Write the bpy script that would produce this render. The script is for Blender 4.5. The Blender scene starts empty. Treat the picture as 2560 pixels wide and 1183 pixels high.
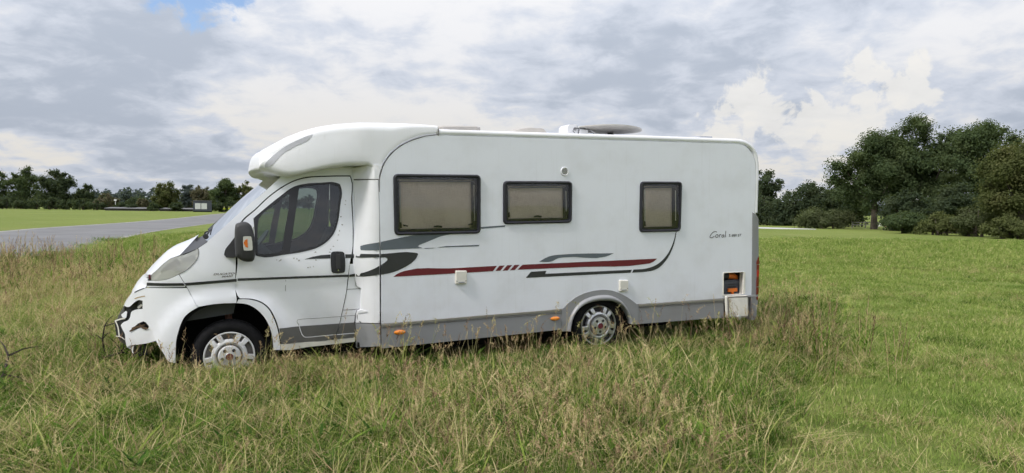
import bpy, bmesh, math, random
import numpy as np
from mathutils import Vector, Matrix
from mathutils.geometry import delaunay_2d_cdt
from mathutils.bvhtree import BVHTree

random.seed(7)
rng = np.random.default_rng(11)
R = math.radians
scn = bpy.context.scene
col = scn.collection

# ------------------------------------------------------------------ camera
cam_data = bpy.data.cameras.new('camera')
cam_data.sensor_width = 36.0
cam_data.lens = 1760.0 / 2560.0 * 36.0
cam_data.clip_start = 0.05
cam_data.clip_end = 6000
cam = bpy.data.objects.new('camera', cam_data)
col.objects.link(cam)
PITCH, ROLL = R(-2.1313), R(0.6474)
fw = Vector((0, math.cos(PITCH), math.sin(PITCH)))
rt = Vector((1, 0, 0))
up = rt.cross(fw)
rt2 = rt * math.cos(ROLL) + up * math.sin(ROLL)
up2 = up * math.cos(ROLL) - rt * math.sin(ROLL)
mw = Matrix.Identity(4)
for i in range(3):
    mw[i][0], mw[i][1], mw[i][2] = rt2[i], up2[i], -fw[i]
mw[2][3] = 1.70
cam.matrix_world = mw
scn.camera = cam
scn.render.resolution_x, scn.render.resolution_y = 1024, 473
scn.view_settings.view_transform = 'Standard'
scn.view_settings.look = 'None'
scn.view_settings.exposure = 0.0
scn.view_settings.gamma = 1.0
scn.view_settings.use_curve_mapping = False
scn.cycles.max_bounces = 5
scn.cycles.transparent_max_bounces = 16
scn.cycles.use_adaptive_sampling = True
scn.cycles.adaptive_threshold = 0.06
scn.cycles.adaptive_min_samples = 16
scn.cycles.caustics_reflective = False
scn.cycles.caustics_refractive = False

# ------------------------------------------------------------------ light
SUN_EL, SUN_AZ = R(46), R(237)     # azimuth measured clockwise from +Y: sun stands to the left, a little behind the viewer
sun_dir = Vector((math.sin(SUN_AZ) * math.cos(SUN_EL), math.cos(SUN_AZ) * math.cos(SUN_EL), math.sin(SUN_EL)))
sd = bpy.data.lights.new('sun', 'SUN')
sd.energy = 3.0
sd.angle = R(10)
sd.color = (1.0, 0.965, 0.91)
sun = bpy.data.objects.new('sun', sd)
sun.rotation_euler = (-sun_dir).to_track_quat('-Z', 'Y').to_euler()
sun.location = (-40, -20, 60)
col.objects.link(sun)

world = bpy.data.worlds.new('World')
scn.world = world
world.use_nodes = True
world.cycles.sampling_method = 'MANUAL'
world.cycles.sample_map_resolution = 256


class NT:
    """small helper to write node trees"""
    def __init__(s, tree):
        s.t = tree
        s.n = tree.nodes
        s.l = tree.links

    def new(s, kind, **kw):
        n = s.n.new(kind)
        for k, v in kw.items():
            setattr(n, k, v)
        return n

    def put(s, sock, v):
        if v is None:
            return
        if hasattr(v, 'is_output'):
            s.l.new(v, sock)
        else:
            sock.default_value = v

    def math(s, op, a, b=None, clamp=False):
        n = s.new('ShaderNodeMath', operation=op, use_clamp=clamp)
        s.put(n.inputs[0], a)
        if b is not None:
            s.put(n.inputs[1], b)
        return n.outputs[0]

    def vmath(s, op, a, b=None, out=0):
        n = s.new('ShaderNodeVectorMath', operation=op)
        s.put(n.inputs[0], a)
        if b is not None:
            if op == 'SCALE':
                s.put(n.inputs['Scale'], b)
            else:
                s.put(n.inputs[1], b)
        return n.outputs[out]

    def mix(s, f, a, b, mode='MIX'):
        n = s.new('ShaderNodeMix', data_type='RGBA', blend_type=mode)
        n.clamp_factor = True
        s.put(n.inputs['Factor'], f)
        s.put(n.inputs['A'], a if hasattr(a, 'is_output') else (*a[:3], 1))
        s.put(n.inputs['B'], b if hasattr(b, 'is_output') else (*b[:3], 1))
        return n.outputs['Result']

    def noise(s, vec, scale, detail=4, rough=0.55, dist=0.0, out='Fac'):
        n = s.new('ShaderNodeTexNoise')
        if vec is not None:
            s.l.new(vec, n.inputs['Vector'])
        n.inputs['Scale'].default_value = scale
        n.inputs['Detail'].default_value = detail
        n.inputs['Roughness'].default_value = rough
        n.inputs['Distortion'].default_value = dist
        return n.outputs[out]

    def remap(s, v, a, b, c=0.0, d=1.0, smooth=True):
        n = s.new('ShaderNodeMapRange', interpolation_type='SMOOTHSTEP' if smooth else 'LINEAR')
        s.put(n.inputs[0], v)
        for i, q in enumerate((a, b, c, d)):
            n.inputs[i + 1].default_value = q
        return n.outputs[0]


w = NT(world.node_tree)
w.n.clear()
sky = w.new('ShaderNodeTexSky', sky_type='NISHITA')
sky.sun_disc = False
sky.sun_elevation = SUN_EL
sky.sun_rotation = SUN_AZ
sky.altitude = 0
sky.air_density = 1.0
sky.dust_density = 1.5
tc = w.new('ShaderNodeTexCoord')
dirv = tc.outputs['Generated']
sep = w.new('ShaderNodeSeparateXYZ')
w.l.new(dirv, sep.inputs[0])
zc = w.math('MAXIMUM', sep.outputs[2], 0.0)
# the cloud deck: directions laid out on a layer overhead, so that clouds flatten and crowd towards the horizon
inv = w.math('DIVIDE', 1.0, w.math('ADD', zc, 0.27))
deck = w.vmath('SCALE', dirv, inv)
def sh(v, d):
    return w.vmath('ADD', v, d)
flat = w.new('ShaderNodeMapping')
w.l.new(deck, flat.inputs[0])
flat.inputs['Scale'].default_value = (1.0, 1.0, 0.0)
deck = flat.outputs[0]
n_big = w.noise(sh(deck, (3.1, 7.7, 0.0)), 1.0, 3, 0.5)
n_mid = w.noise(sh(deck, (11.3, 2.2, 0.0)), 2.3, 6, 0.56, 0.3)
n_fine = w.noise(sh(deck, (5.3, 1.9, 4.0)), 7.5, 6, 0.58, 0.35)
def ball(x, y, z, rad):        # how near a direction is to a given one (1 in the middle, 0 at rad)
    d = w.vmath('DISTANCE', w.vmath('NORMALIZE', dirv), tuple(Vector((x, y, z)).normalized()), out=1)
    return w.remap(d, 0.0, rad, 1.0, 0.0)
lump = w.math('ADD', w.math('MULTIPLY', n_mid, 0.56), w.math('MULTIPLY', n_fine, 0.44))
shade = w.math('ADD', w.math('MULTIPLY', n_big, 0.60), w.math('MULTIPLY', lump, 0.70))
for (d_, rad, amt) in (((-0.4437,0.8843,0.1451)  , .15, -.10), ((-0.4931,0.8462,0.2019), .16, -.03), ((-0.1010,0.9678,0.2307), .34, .03), ((0.0240,0.9683,0.2484), .25, .02), ((-0.3101,0.9407,0.1377), .2, .05), ((0.5020,0.8387,0.2112), .45, -.04), ((0.1193,0.9791,0.1648), .2, -.05)):
    shade = w.math('ADD', shade, w.math('MULTIPLY', ball(*d_, rad), amt))
light = w.remap(shade, 0.49, 0.77)
K = 1.0
cl_dark = (4.85, 5.4, 6.35)
cl_mid = (6.6, 7.05, 7.95)
cl_lite = (8.6, 8.65, 8.9)
cloud = w.mix(w.remap(light, 0.0, 0.55), cl_dark, cl_mid)
cloud = w.mix(w.remap(light, 0.45, 1.0), cloud, cl_lite)
# lower down the lit clouds turn creamy
cream = w.math('MULTIPLY', w.remap(zc, 0.02, 0.22, 1.0, 0.0), w.remap(light, 0.45, 0.95))
cloud = w.mix(w.math('MULTIPLY', cream, 0.75), cloud, (8.9, 8.45, 7.6))
tower = None
for (d_, rad) in (((0.3284,0.9354,0.1310), .085), ((0.3238,0.9322,0.1618), .05), ((0.3855,0.9141,0.1261), .085), ((0.4491,0.8828,0.1376), .11), ((0.4692,0.8702,0.1505), .08), ((0.2786,0.9536,0.1141), .07), ((0.4247,0.8981,0.1144), .10)):
    q_ = ball(*d_, rad)
    tower = q_ if tower is None else w.math('MAXIMUM', tower, q_)
n_puff = w.noise(dirv, 21.0, 5, 0.62, 0.3)
tmask = w.remap(tower, 0.02, 0.25)
tower = w.remap(w.math('ADD', tower, w.math('MULTIPLY', w.math('SUBTRACT', n_puff, 0.5), 3.2)), 0.42, 0.75)
tower = w.math('MULTIPLY', tower, tmask)
cloud = w.mix(w.math('MULTIPLY', tower, 0.72), cloud, (9.3, 9.05, 8.55))
# the overcast brightens towards the zenith as a cloudy sky does
grad = w.math('ADD', 0.90, w.math('MULTIPLY', zc, 0.95))
cloud = w.vmath('SCALE', cloud, grad)
cover = w.remap(w.math('ADD', w.math('MULTIPLY', n_mid, 0.6), w.math('MULTIPLY', n_fine, 0.4)), 0.20, 0.36)
hole = w.math('MAXIMUM', ball(*(-0.3956,0.8787,0.2672), .085), w.math('MULTIPLY', ball(*(-0.3502,0.8953,0.2753), .07), .9))
gap = w.math('MULTIPLY', w.remap(hole, 0.02, 0.3), w.remap(w.math('ADD', hole, w.math('MULTIPLY', w.math('SUBTRACT', n_puff, 0.5), 2.4)), 0.35, 0.85))
cover = w.math('MULTIPLY', cover, w.math('SUBTRACT', 1.0, gap))
blue = w.vmath('MULTIPLY', sky.outputs[0], (1.9, 1.95, 2.1))
skyc = w.mix(cover, blue, cloud)
bg = w.new('ShaderNodeBackground')
w.l.new(skyc, bg.inputs[0])
bg.inputs[1].default_value = 0.092
wo = w.new('ShaderNodeOutputWorld')
w.l.new(bg.outputs[0], wo.inputs[0])

# ------------------------------------------------------------------ materials
MATS = {}


def principled(name):
    m = bpy.data.materials.new(name)
    m.use_nodes = True
    t = NT(m.node_tree)
    return m, t, t.n['Principled BSDF']


def mat(name, colr, rough=0.5, metal=0.0, var=0.08, scale=8.0, bump=0.0, bscale=60.0, coat=0.0, spec=0.5):
    if name in MATS:
        return MATS[name]
    m, t, b = principled(name)
    tcn = t.new('ShaderNodeTexCoord').outputs['Object']
    nz = t.noise(tcn, scale, 5, 0.6)
    lo = tuple(c * (1 - var) for c in colr)
    hi = tuple(min(1, c * (1 + var)) for c in colr)
    t.l.new(t.mix(t.remap(nz, 0.3, 0.7), lo, hi), b.inputs['Base Color'])
    b.inputs['Roughness'].default_value = rough
    b.inputs['Metallic'].default_value = metal
    b.inputs['Coat Weight'].default_value = coat
    b.inputs['Coat Roughness'].default_value = 0.08
    b.inputs['Specular IOR Level'].default_value = spec
    if bump:
        bn = t.new('ShaderNodeBump')
        bn.inputs['Strength'].default_value = bump
        bn.inputs['Distance'].default_value = 0.01
        t.l.new(t.noise(tcn, bscale, 4, 0.6), bn.inputs['Height'])
        t.l.new(bn.outputs[0], b.inputs['Normal'])
    MATS[name] = m
    return m


def dirty_white(name, base, dirt, amount, rough=0.32, coat=0.3, streak=True, wave=0.0, low=0.0):
    """vehicle paint with rain streaks, specks and road dirt"""
    m, t, b = principled(name)
    tcn = t.new('ShaderNodeTexCoord').outputs['Object']
    n1 = t.noise(tcn, 2.2, 5, 0.6)
    mp = t.new('ShaderNodeMapping')
    t.l.new(tcn, mp.inputs[0])
    mp.inputs['Scale'].default_value = (26, 26, 0.9)
    n2 = t.noise(mp.outputs[0], 1.0, 4, 0.65)
    n3 = t.noise(tcn, 55, 2, 0.5)
    d = t.math('MULTIPLY', t.remap(n1, 0.40, 0.75), 0.6)
    if streak:
        d = t.math('ADD', d, t.math('MULTIPLY', t.remap(n2, 0.55, 0.80), 0.55))
    d = t.math('ADD', d, t.math('MULTIPLY', t.remap(n3, 0.70, 0.80), 0.5))
    if low:
        zz = t.new('ShaderNodeSeparateXYZ')
        t.l.new(tcn, zz.inputs[0])
        d = t.math('ADD', d, t.math('MULTIPLY', t.remap(zz.outputs[2], 0.12, 0.55, 1.0, 0.0), t.math('MULTIPLY', t.remap(n1, 0.2, 0.7), low)))
    d = t.math('MULTIPLY', d, amount, clamp=True)
    t.l.new(t.mix(d, base, dirt), b.inputs['Base Color'])
    t.l.new(t.math('ADD', rough, t.math('MULTIPLY', d, 0.3)), b.inputs['Roughness'])
    b.inputs['Coat Weight'].default_value = coat
    b.inputs['Coat Roughness'].default_value = 0.14
    if wave:
        bn = t.new('ShaderNodeBump')
        bn.inputs['Strength'].default_value = wave
        bn.inputs['Distance'].default_value = 0.02
        t.l.new(t.noise(tcn, 3.0, 2, 0.4), bn.inputs['Height'])
        t.l.new(bn.outputs[0], b.inputs['Normal'])
        t.l.new(bn.outputs[0], b.inputs['Coat Normal'])
    MATS[name] = m
    return m


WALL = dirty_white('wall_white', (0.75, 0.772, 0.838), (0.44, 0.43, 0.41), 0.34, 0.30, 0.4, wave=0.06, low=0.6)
PAINT = dirty_white('cab_white', (0.80, 0.815, 0.862), (0.43, 0.41, 0.37), 0.24, 0.28, 0.5, streak=False, low=0.75)
PLAST = dirty_white('moulded_white', (0.765, 0.77, 0.805), (0.42, 0.40, 0.36), 0.30, 0.40, 0.2)
CREAM = mat('aged_white_plastic', (0.68, 0.66, 0.60), 0.5, var=0.06)
GREY = dirty_white('skirt_grey', (0.245, 0.25, 0.26), (0.22, 0.20, 0.17), 0.5, 0.48, 0.0)
GREYL = mat('arch_grey', (0.30, 0.305, 0.32), 0.42, var=0.05)
OLIVE = mat('trim_grey_olive', (0.20, 0.195, 0.165), 0.5)
SILL = mat('sill_dark_grey', (0.105, 0.103, 0.098), 0.6)
BLACK = mat('black_plastic', (0.018, 0.018, 0.022), 0.45, var=0.15)
FRAME = mat('window_frame_black', (0.013, 0.013, 0.020), 0.4, var=0.1)
TEXBLK = mat('mirror_black', (0.035, 0.035, 0.038), 0.6, var=0.12, bump=0.15, bscale=400)
DARK = mat('underside_dark', (0.010, 0.010, 0.010), 0.95, spec=0.1)
RUBBER = mat('tyre_rubber', (0.011, 0.011, 0.012), 0.92, var=0.25, scale=20, bump=0.2, spec=0.15)
D_BLUE = mat('decal_blue_grey', (0.105, 0.125, 0.145), 0.35, var=0.03)
D_DARK = mat('decal_charcoal', (0.027, 0.029, 0.031), 0.35, var=0.05)
D_RED = mat('decal_dark_red', (0.125, 0.008, 0.016), 0.35, var=0.05)
D_TXT = mat('decal_text_grey', (0.13, 0.13, 0.14), 0.4)
CHROME = mat('chrome', (0.62, 0.62, 0.63), 0.16, 1.0, var=0.04)
SILVER = mat('silver_paint', (0.62, 0.63, 0.64), 0.30, 0.75, var=0.12, scale=30)
DIRTYSILVER = dirty_white('wheel_silver', (0.62, 0.63, 0.64), (0.14, 0.085, 0.05), 0.75, 0.35, 0.2, streak=False)
GROOVE = mat('wheel_groove', (0.15, 0.14, 0.13), 0.6, var=0.3, scale=40)
SCALLOP = mat('eyebrow_grey', (0.42, 0.425, 0.46), 0.25, var=0.04)
EMBLEM = mat('emblem_red', (0.13, 0.02, 0.03), 0.35)
SEATM = mat('seat_fabric', (0.05, 0.052, 0.055), 0.9, var=0.3, scale=60)
DASH = mat('dash_plastic', (0.045, 0.05, 0.052), 0.6)
DGREY = mat('door_trim_grey', (0.10, 0.11, 0.11), 0.7)
BEIGE = mat('roof_vent_beige', (0.42, 0.395, 0.37), 0.55, var=0.06)
DISH = mat('dish_beige', (0.46, 0.445, 0.42), 0.5, var=0.07)
ORANGE = mat('orange_plastic', (0.72, 0.17, 0.02), 0.4, var=0.06)
CASS = mat('cassette_grey', (0.045, 0.05, 0.068), 0.5, var=0.1)
RUST = mat('rusty_iron', (0.10, 0.045, 0.03), 0.8, var=0.4, scale=30)


def lens_mat(name, colr, rough=0.12, trans=0.0, alpha=1.0):
    m, t, b = principled(name)
    b.inputs['Base Color'].default_value = (*colr, 1)
    b.inputs['Roughness'].default_value = rough
    b.inputs['Coat Weight'].default_value = 0.6
    tcn = t.new('ShaderNodeTexCoord').outputs['Object']
    wv = t.new('ShaderNodeTexWave')
    wv.inputs['Scale'].default_value = 40
    t.l.new(tcn, wv.inputs[0])
    t.l.new(t.mix(t.math('MULTIPLY', wv.outputs[1], 0.35), colr, tuple(c * 0.7 for c in colr)), b.inputs['Base Color'])
    MATS[name] = m
    return m


AMBER = lens_mat('amber_lens', (0.80, 0.24, 0.015))
AMBER2 = lens_mat('indicator_orange', (0.70, 0.16, 0.03))
CLEARL = lens_mat('clear_lens', (0.62, 0.61, 0.58))
REDL = lens_mat('red_lens', (0.16, 0.004, 0.008))
REDB = lens_mat('red_lens_bright', (0.42, 0.006, 0.014))


def glass_mat(name, tint, refl=1.0, body=0.0, bodyc=(0.02, 0.02, 0.02), rough=0.02, dust=0.0):
    """thin sheet of glass: clear tinted view through it plus mirror reflection at grazing angles"""
    m = bpy.data.materials.new(name)
    m.use_nodes = True
    t = NT(m.node_tree)
    t.n.clear()
    tr = t.new('ShaderNodeBsdfTransparent')
    tr.inputs[0].default_value = (*tint, 1)
    gl = t.new('ShaderNodeBsdfGlossy')
    gl.inputs['Roughness'].default_value = rough
    gl.inputs[0].default_value = (1, 1, 1, 1)
    fr = t.new('ShaderNodeFresnel')
    fr.inputs[0].default_value = 1.5
    base = tr.outputs[0]
    tcn = t.new('ShaderNodeTexCoord').outputs['Object']
    if body or dust:
        df = t.new('ShaderNodeBsdfDiffuse')
        df.inputs[0].default_value = (*bodyc, 1)
        ms = t.new('ShaderNodeMixShader')
        if dust:
            ms.inputs[0].default_value = body
            t.l.new(t.math('ADD', body, t.math('MULTIPLY', t.remap(t.noise(tcn, 5, 5, 0.65), 0.45, 0.8), dust)), ms.inputs[0])
        else:
            ms.inputs[0].default_value = body
        t.l.new(base, ms.inputs[1])
        t.l.new(df.outputs[0], ms.inputs[2])
        base = ms.outputs[0]
    mx = t.new('ShaderNodeMixShader')
    t.l.new(t.math('MULTIPLY', fr.outputs[0], refl, clamp=True), mx.inputs[0])
    t.l.new(base, mx.inputs[1])
    t.l.new(gl.outputs[0], mx.inputs[2])
    o = t.new('ShaderNodeOutputMaterial')
    t.l.new(mx.outputs[0], o.inputs[0])
    MATS[name] = m
    return m


GLASS = glass_mat('cab_glass', (0.40, 0.47, 0.46), 1.8, dust=0.02, bodyc=(0.3, 0.3, 0.3))
SCREEN = glass_mat('windscreen_glass', (0.72, 0.82, 0.80), 2.2, body=0.10, dust=0.12, bodyc=(0.62, 0.68, 0.68))
ACRYL = glass_mat('acrylic_pane', (0.93, 0.91, 0.89), 1.3, dust=0.05, bodyc=(0.35, 0.33, 0.30), rough=0.05)
HEADG = glass_mat('headlamp_glass', (0.97, 0.97, 0.94), 1.4, body=0.30, bodyc=(0.95, 0.95, 0.92), rough=0.05)


def blind_mat():
    m, t, b = principled('blind_fabric')
    tcn = t.new('ShaderNodeTexCoord').outputs['Object']
    mp = t.new('ShaderNodeMapping')
    t.l.new(tcn, mp.inputs[0])
    mp.inputs['Scale'].default_value = (120, 1, 14)
    mp2 = t.new('ShaderNodeMapping')
    t.l.new(tcn, mp2.inputs[0])
    mp2.inputs['Scale'].default_value = (14, 1, 120)
    a = t.noise(mp.outputs[0], 1.0, 3, 0.6)
    c = t.noise(mp2.outputs[0], 1.0, 3, 0.6)
    f = t.math('ADD', t.math('MULTIPLY', a, 0.5), t.math('MULTIPLY', c, 0.5))
    colr = t.mix(t.remap(f, 0.35, 0.65), (0.68, 0.585, 0.52), (0.88, 0.79, 0.72))
    g = t.noise(tcn, 2.5, 3, 0.5)
    t.l.new(t.mix(t.remap(g, 0.3, 0.75), colr, (0.90, 0.81, 0.745)), b.inputs['Base Color'])
    b.inputs['Roughness'].default_value = 0.95
    MATS['blind'] = m
    return m


BLIND = blind_mat()

# ------------------------------------------------------------------ mesh helpers


def tag(o, label=None, cat=None, group=None, kind=None):
    if label:
        o['label'] = label
    if cat:
        o['category'] = cat
    if group:
        o['group'] = group
    if kind:
        o['kind'] = kind
    return o


def link(name, me, material=None, parent=None):
    o = bpy.data.objects.new(name, me)
    col.objects.link(o)
    if material is not None:
        me.materials.append(material)
    if parent is not None:
        o.parent = parent
    return o


def empty(name, loc=(0, 0, 0), rot=(0, 0, 0)):
    o = bpy.data.objects.new(name, None)
    o.location = loc
    o.rotation_euler = rot
    o.empty_display_size = 0.2
    col.objects.link(o)
    return o


def mesh_from(name, verts, faces, smooth=True, angle=40):
    me = bpy.data.meshes.new(name)
    me.from_pydata([tuple(v) for v in verts], [], [tuple(f) for f in faces])
    me.update()
    if smooth:
        me.polygons.foreach_set('use_smooth', [True] * len(me.polygons))
        me.set_sharp_from_angle(angle=R(angle))
    return me


class MB:
    """collects simple solids into one mesh"""
    def __init__(s):
        s.v = []
        s.f = []

    def add(s, vs, fs):
        b = len(s.v)
        s.v += [tuple(v) for v in vs]
        s.f += [tuple(i + b for i in f) for f in fs]
        return s

    def box(s, x0, x1, y0, y1, z0, z1):
        vs = [(x, y, z) for x in (x0, x1) for y in (y0, y1) for z in (z0, z1)]
        return s.add(vs, [(0, 1, 3, 2), (4, 6, 7, 5), (0, 4, 5, 1), (2, 3, 7, 6), (0, 2, 6, 4), (1, 5, 7, 3)])

    def tube(s, pts, rads, n=8, cap=True):
        pts = [Vector(p) for p in pts]
        if not hasattr(rads, '__len__'):
            rads = [rads] * len(pts)
        rings = []
        ref = None
        for i, p in enumerate(pts):
            d = (pts[min(i + 1, len(pts) - 1)] - pts[max(i - 1, 0)]).normalized()
            if ref is None:
                ref = Vector((0, 0, 1)) if abs(d.z) < 0.9 else Vector((1, 0, 0))
            a = d.cross(ref).normalized()
            b = a.cross(d).normalized()
            ref = b
            rings.append([p + a * (math.cos(2 * math.pi * k / n) * rads[i]) + b * (math.sin(2 * math.pi * k / n) * rads[i]) for k in range(n)])
        vs = [q for r_ in rings for q in r_]
        fs = []
        for i in range(len(rings) - 1):
            for k in range(n):
                k2 = (k + 1) % n
                fs.append((i * n + k, i * n + k2, (i + 1) * n + k2, (i + 1) * n + k))
        if cap:
            fs.append(tuple(range(n))[::-1])
            fs.append(tuple((len(rings) - 1) * n + k for k in range(n)))
        return s.add(vs, fs)

    def lathe_y(s, prof, n=48, cx=0.0, cz=0.0, closed=False):
        """profile of (radius, y) spun about the y axis through (cx, cz)"""
        vs = []
        for (r_, y) in prof:
            for k in range(n):
                a = 2 * math.pi * k / n
                vs.append((cx + r_ * math.cos(a), y, cz + r_ * math.sin(a)))
        fs = []
        m_ = len(prof)
        for i in range(m_ - 1 + (1 if closed else 0)):
            j = (i + 1) % m_
            for k in range(n):
                k2 = (k + 1) % n
                fs.append((i * n + k, i * n + k2, j * n + k2, j * n + k))
        return s.add(vs, fs)

    def ring_loft(s, rings, cap0=False, cap1=False, closed=True):
        n = len(rings[0])
        vs = [p for r_ in rings for p in r_]
        fs = []
        for i in range(len(rings) - 1):
            for k in range(n if closed else n - 1):
                k2 = (k + 1) % n
                fs.append((i * n + k, i * n + k2, (i + 1) * n + k2, (i + 1) * n + k))
        if cap0:
            fs.append(tuple(range(n))[::-1])
        if cap1:
            fs.append(tuple((len(rings) - 1) * n + k for k in range(n)))
        return s.add(vs, fs)

    def mesh(s, name, smooth=True, angle=40):
        return mesh_from(name, s.v, s.f, smooth, angle)

    def build(s, name, material, parent=None, smooth=True, angle=40):
        return link(name, s.mesh(name, smooth, angle), material, parent)


def pin(pts, x, z):
    ins = np.zeros(np.shape(x), bool)
    n = len(pts)
    for i in range(n):
        x1, z1 = pts[i]
        x2, z2 = pts[(i + 1) % n]
        if z1 == z2:
            continue
        c = ((z1 > z) != (z2 > z)) & (x < (x2 - x1) * (z - z1) / (z2 - z1) + x1)
        ins ^= c
    return ins


def subdivide(pts, h):
    out = []
    n = len(pts)
    for i in range(n):
        a, b = pts[i], pts[(i + 1) % n]
        L = math.hypot(b[0] - a[0], b[1] - a[1])
        k = max(1, int(math.ceil(L / h)))
        for j in range(k):
            u = j / k
            out.append((a[0] + (b[0] - a[0]) * u, a[1] + (b[1] - a[1]) * u))
    return out


def spline(pts, closed=False, per=5):
    """Catmull-Rom through the points"""
    n = len(pts)
    out = []
    rngi = range(n) if closed else range(n - 1)
    for i in rngi:
        p1, p2 = pts[i], pts[(i + 1) % n]
        p0 = pts[(i - 1) % n] if closed or i > 0 else p1
        p3 = pts[(i + 2) % n] if closed or i + 2 < n else p2
        for j in range(per):
            t = j / per
            out.append(tuple(0.5 * (2 * b + (c - a) * t + (2 * a - 5 * b + 4 * c - d) * t * t + (3 * b - a - 3 * c + d) * t ** 3)
                             for a, b, c, d in zip(p0, p1, p2, p3)))
    if not closed:
        out.append(tuple(pts[-1]))
    return out


def rrect(corners, rad, n=5):
    """rounded quadrilateral from four corners"""
    out = []
    for i in range(4):
        p = Vector(corners[i])
        a = (Vector(corners[i - 1]) - p).normalized()
        b = (Vector(corners[(i + 1) % 4]) - p).normalized()
        for k in range(n + 1):
            t = k / n
            q0, q2 = p + a * rad, p + b * rad
            q = q0 * (1 - t) ** 2 + p * (2 * t * (1 - t)) + q2 * t * t
            out.append((q.x, q.y))
    return out


def inset(pts, d):
    """shrink a convex-ish outline by d"""
    n = len(pts)
    area = sum(pts[i][0] * pts[(i + 1) % n][1] - pts[(i + 1) % n][0] * pts[i][1] for i in range(n))
    sg = 1 if area > 0 else -1
    out = []
    for i in range(n):
        p0, p1, p2 = Vector(pts[i - 1]), Vector(pts[i]), Vector(pts[(i + 1) % n])
        e1, e2 = (p1 - p0), (p2 - p1)
        if e1.length < 1e-9 or e2.length < 1e-9:
            out.append(tuple(p1))
            continue
        n1 = Vector((-e1.y, e1.x)).normalized() * sg
        n2 = Vector((-e2.y, e2.x)).normalized() * sg
        m_ = (n1 + n2)
        m_ = m_ / max(0.3, m_.length_squared / 2 if m_.length_squared > 0 else 1)
        out.append((p1.x + m_.x * d, p1.y + m_.y * d))
    return out


def tri2d(outer, holes, grid):
    loops = [subdivide(outer, grid)] + [subdivide(h, grid) for h in holes]
    V, E = [], []
    for lp in loops:
        b = len(V)
        V += lp
        E += [(b + i, b + (i + 1) % len(lp)) for i in range(len(lp))]
    B = np.array(V)
    x0, z0 = B.min(0)
    x1, z1 = B.max(0)
    gx, gz = np.meshgrid(np.arange(x0 + grid / 2, x1, grid), np.arange(z0 + grid / 2, z1, grid))
    gx, gz = gx.ravel(), gz.ravel()
    if len(gx):
        ok = pin(loops[0], gx, gz)
        for h in loops[1:]:
            ok &= ~pin(h, gx, gz)
        gx, gz = gx[ok], gz[ok]
        if len(gx):
            d2 = ((gx[:, None] - B[None, :, 0]) ** 2 + (gz[:, None] - B[None, :, 1]) ** 2).min(1)
            k = d2 > (0.45 * grid) ** 2
            V += list(zip(gx[k], gz[k]))
    r_ = delaunay_2d_cdt([Vector(v) for v in V], E, [], 0, 1e-7)
    vo, fo = r_[0], r_[2]
    vv = np.array([(v.x, v.y) for v in vo])
    ff = np.array([f for f in fo if len(f) == 3])
    c = vv[ff].mean(1)
    ok = pin(loops[0], c[:, 0], c[:, 1])
    for h in loops[1:]:
        ok &= ~pin(h, c[:, 0], c[:, 1])
    return vv, ff[ok]


def soften(pts, limit=40, per=4):
    """round off the gentle corners of a traced outline; sharp corners and straight runs stay as they are"""
    n = len(pts)
    if n < 7 or n > 90:
        return pts
    V = [Vector(p) for p in pts]
    tan = []
    for i in range(n):
        a, b = V[i] - V[i - 1], V[(i + 1) % n] - V[i]
        if a.length < 1e-6 or b.length < 1e-6:
            tan.append(None)
            continue
        ang = math.degrees(a.angle(b))
        tan.append((a.normalized() * b.length + b.normalized() * a.length).normalized() if ang < limit else None)
    out = []
    for i in range(n):
        j = (i + 1) % n
        d = V[j] - V[i]
        L = d.length
        if L < 1e-6:
            continue
        u = d / L
        m0, m1 = (tan[i] or u) * L, (tan[j] or u) * L
        if m0.angle(d) + m1.angle(d) < 0.05:
            out.append(tuple(V[i]))
            continue
        for k in range(per):
            t = k / per
            h0, h1, h2, h3 = 2 * t ** 3 - 3 * t * t + 1, t ** 3 - 2 * t * t + t, -2 * t ** 3 + 3 * t * t, t ** 3 - t * t
            out.append(tuple(V[i] * h0 + m0 * h1 + V[j] * h2 + m1 * h3))
    return out


def panel(name, outer, Y, material, parent, holes=(), off=0.0, thick=0.012, grid=0.08, angle=35, soft=True):
    """skin panel: an outline in (length, height) laid on the body surface y = Y(x, z), with a rim of its own thickness"""
    if soft:
        outer = soften(outer)
        holes = [soften(h) for h in holes]
    vv, ff = tri2d(outer, holes, grid)
    a, b, c = vv[ff[:, 0]], vv[ff[:, 1]], vv[ff[:, 2]]
    cr = (b[:, 0] - a[:, 0]) * (c[:, 1] - a[:, 1]) - (b[:, 1] - a[:, 1]) * (c[:, 0] - a[:, 0])
    ff[cr < 0] = ff[cr < 0][:, ::-1]
    verts = [(x, Y(x, z) - off, z) for x, z in vv]
    faces = [tuple(int(i) for i in f) for f in ff]
    if thick > 0:
        cnt = {}
        for f in faces:
            for i in range(3):
                e = (f[i], f[(i + 1) % 3])
                cnt[e] = cnt.get(e, 0) + 1
        back = {}
        for (i, j) in list(cnt):
            if (j, i) not in cnt:
                for k in (i, j):
                    if k not in back:
                        back[k] = len(verts)
                        x, y, z = verts[k]
                        verts.append((x, y + thick, z))
                faces.append((j, i, back[i], back[j]))
    return link(name, mesh_from(name, verts, faces, True, angle), material, parent)

# ================================================================== the motorhome
HALF = 1.15


def smst(t):
    t = max(0, min(1, t))
    return t * t * (3 - 2 * t)


def Ycab(x, z):
    y = .125 + .15 * max(0, (z - .85) / .95) ** 1.3 + .02 * max(0, (.3 - z) / .4) ** 2
    u = max(0, -.12 - x)
    y += .52 * u ** 2.2
    # flared wheel arch, and the crease below the waist line where the lower door turns under
    r_ = math.hypot(x + .037, z * 1.02)
    if z > -.25:
        y -= .030 * smst((.70 - r_) / .10)
    y += .016 * smst((.74 - z) / .06) * smst((x + .75) / .3)
    return y


def Yfair(x, z):
    return (Ycab(1.235, z) - .015) * smst((1.46 - x) / .23)


def Ywall(x, z):
    return 0.0


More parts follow.
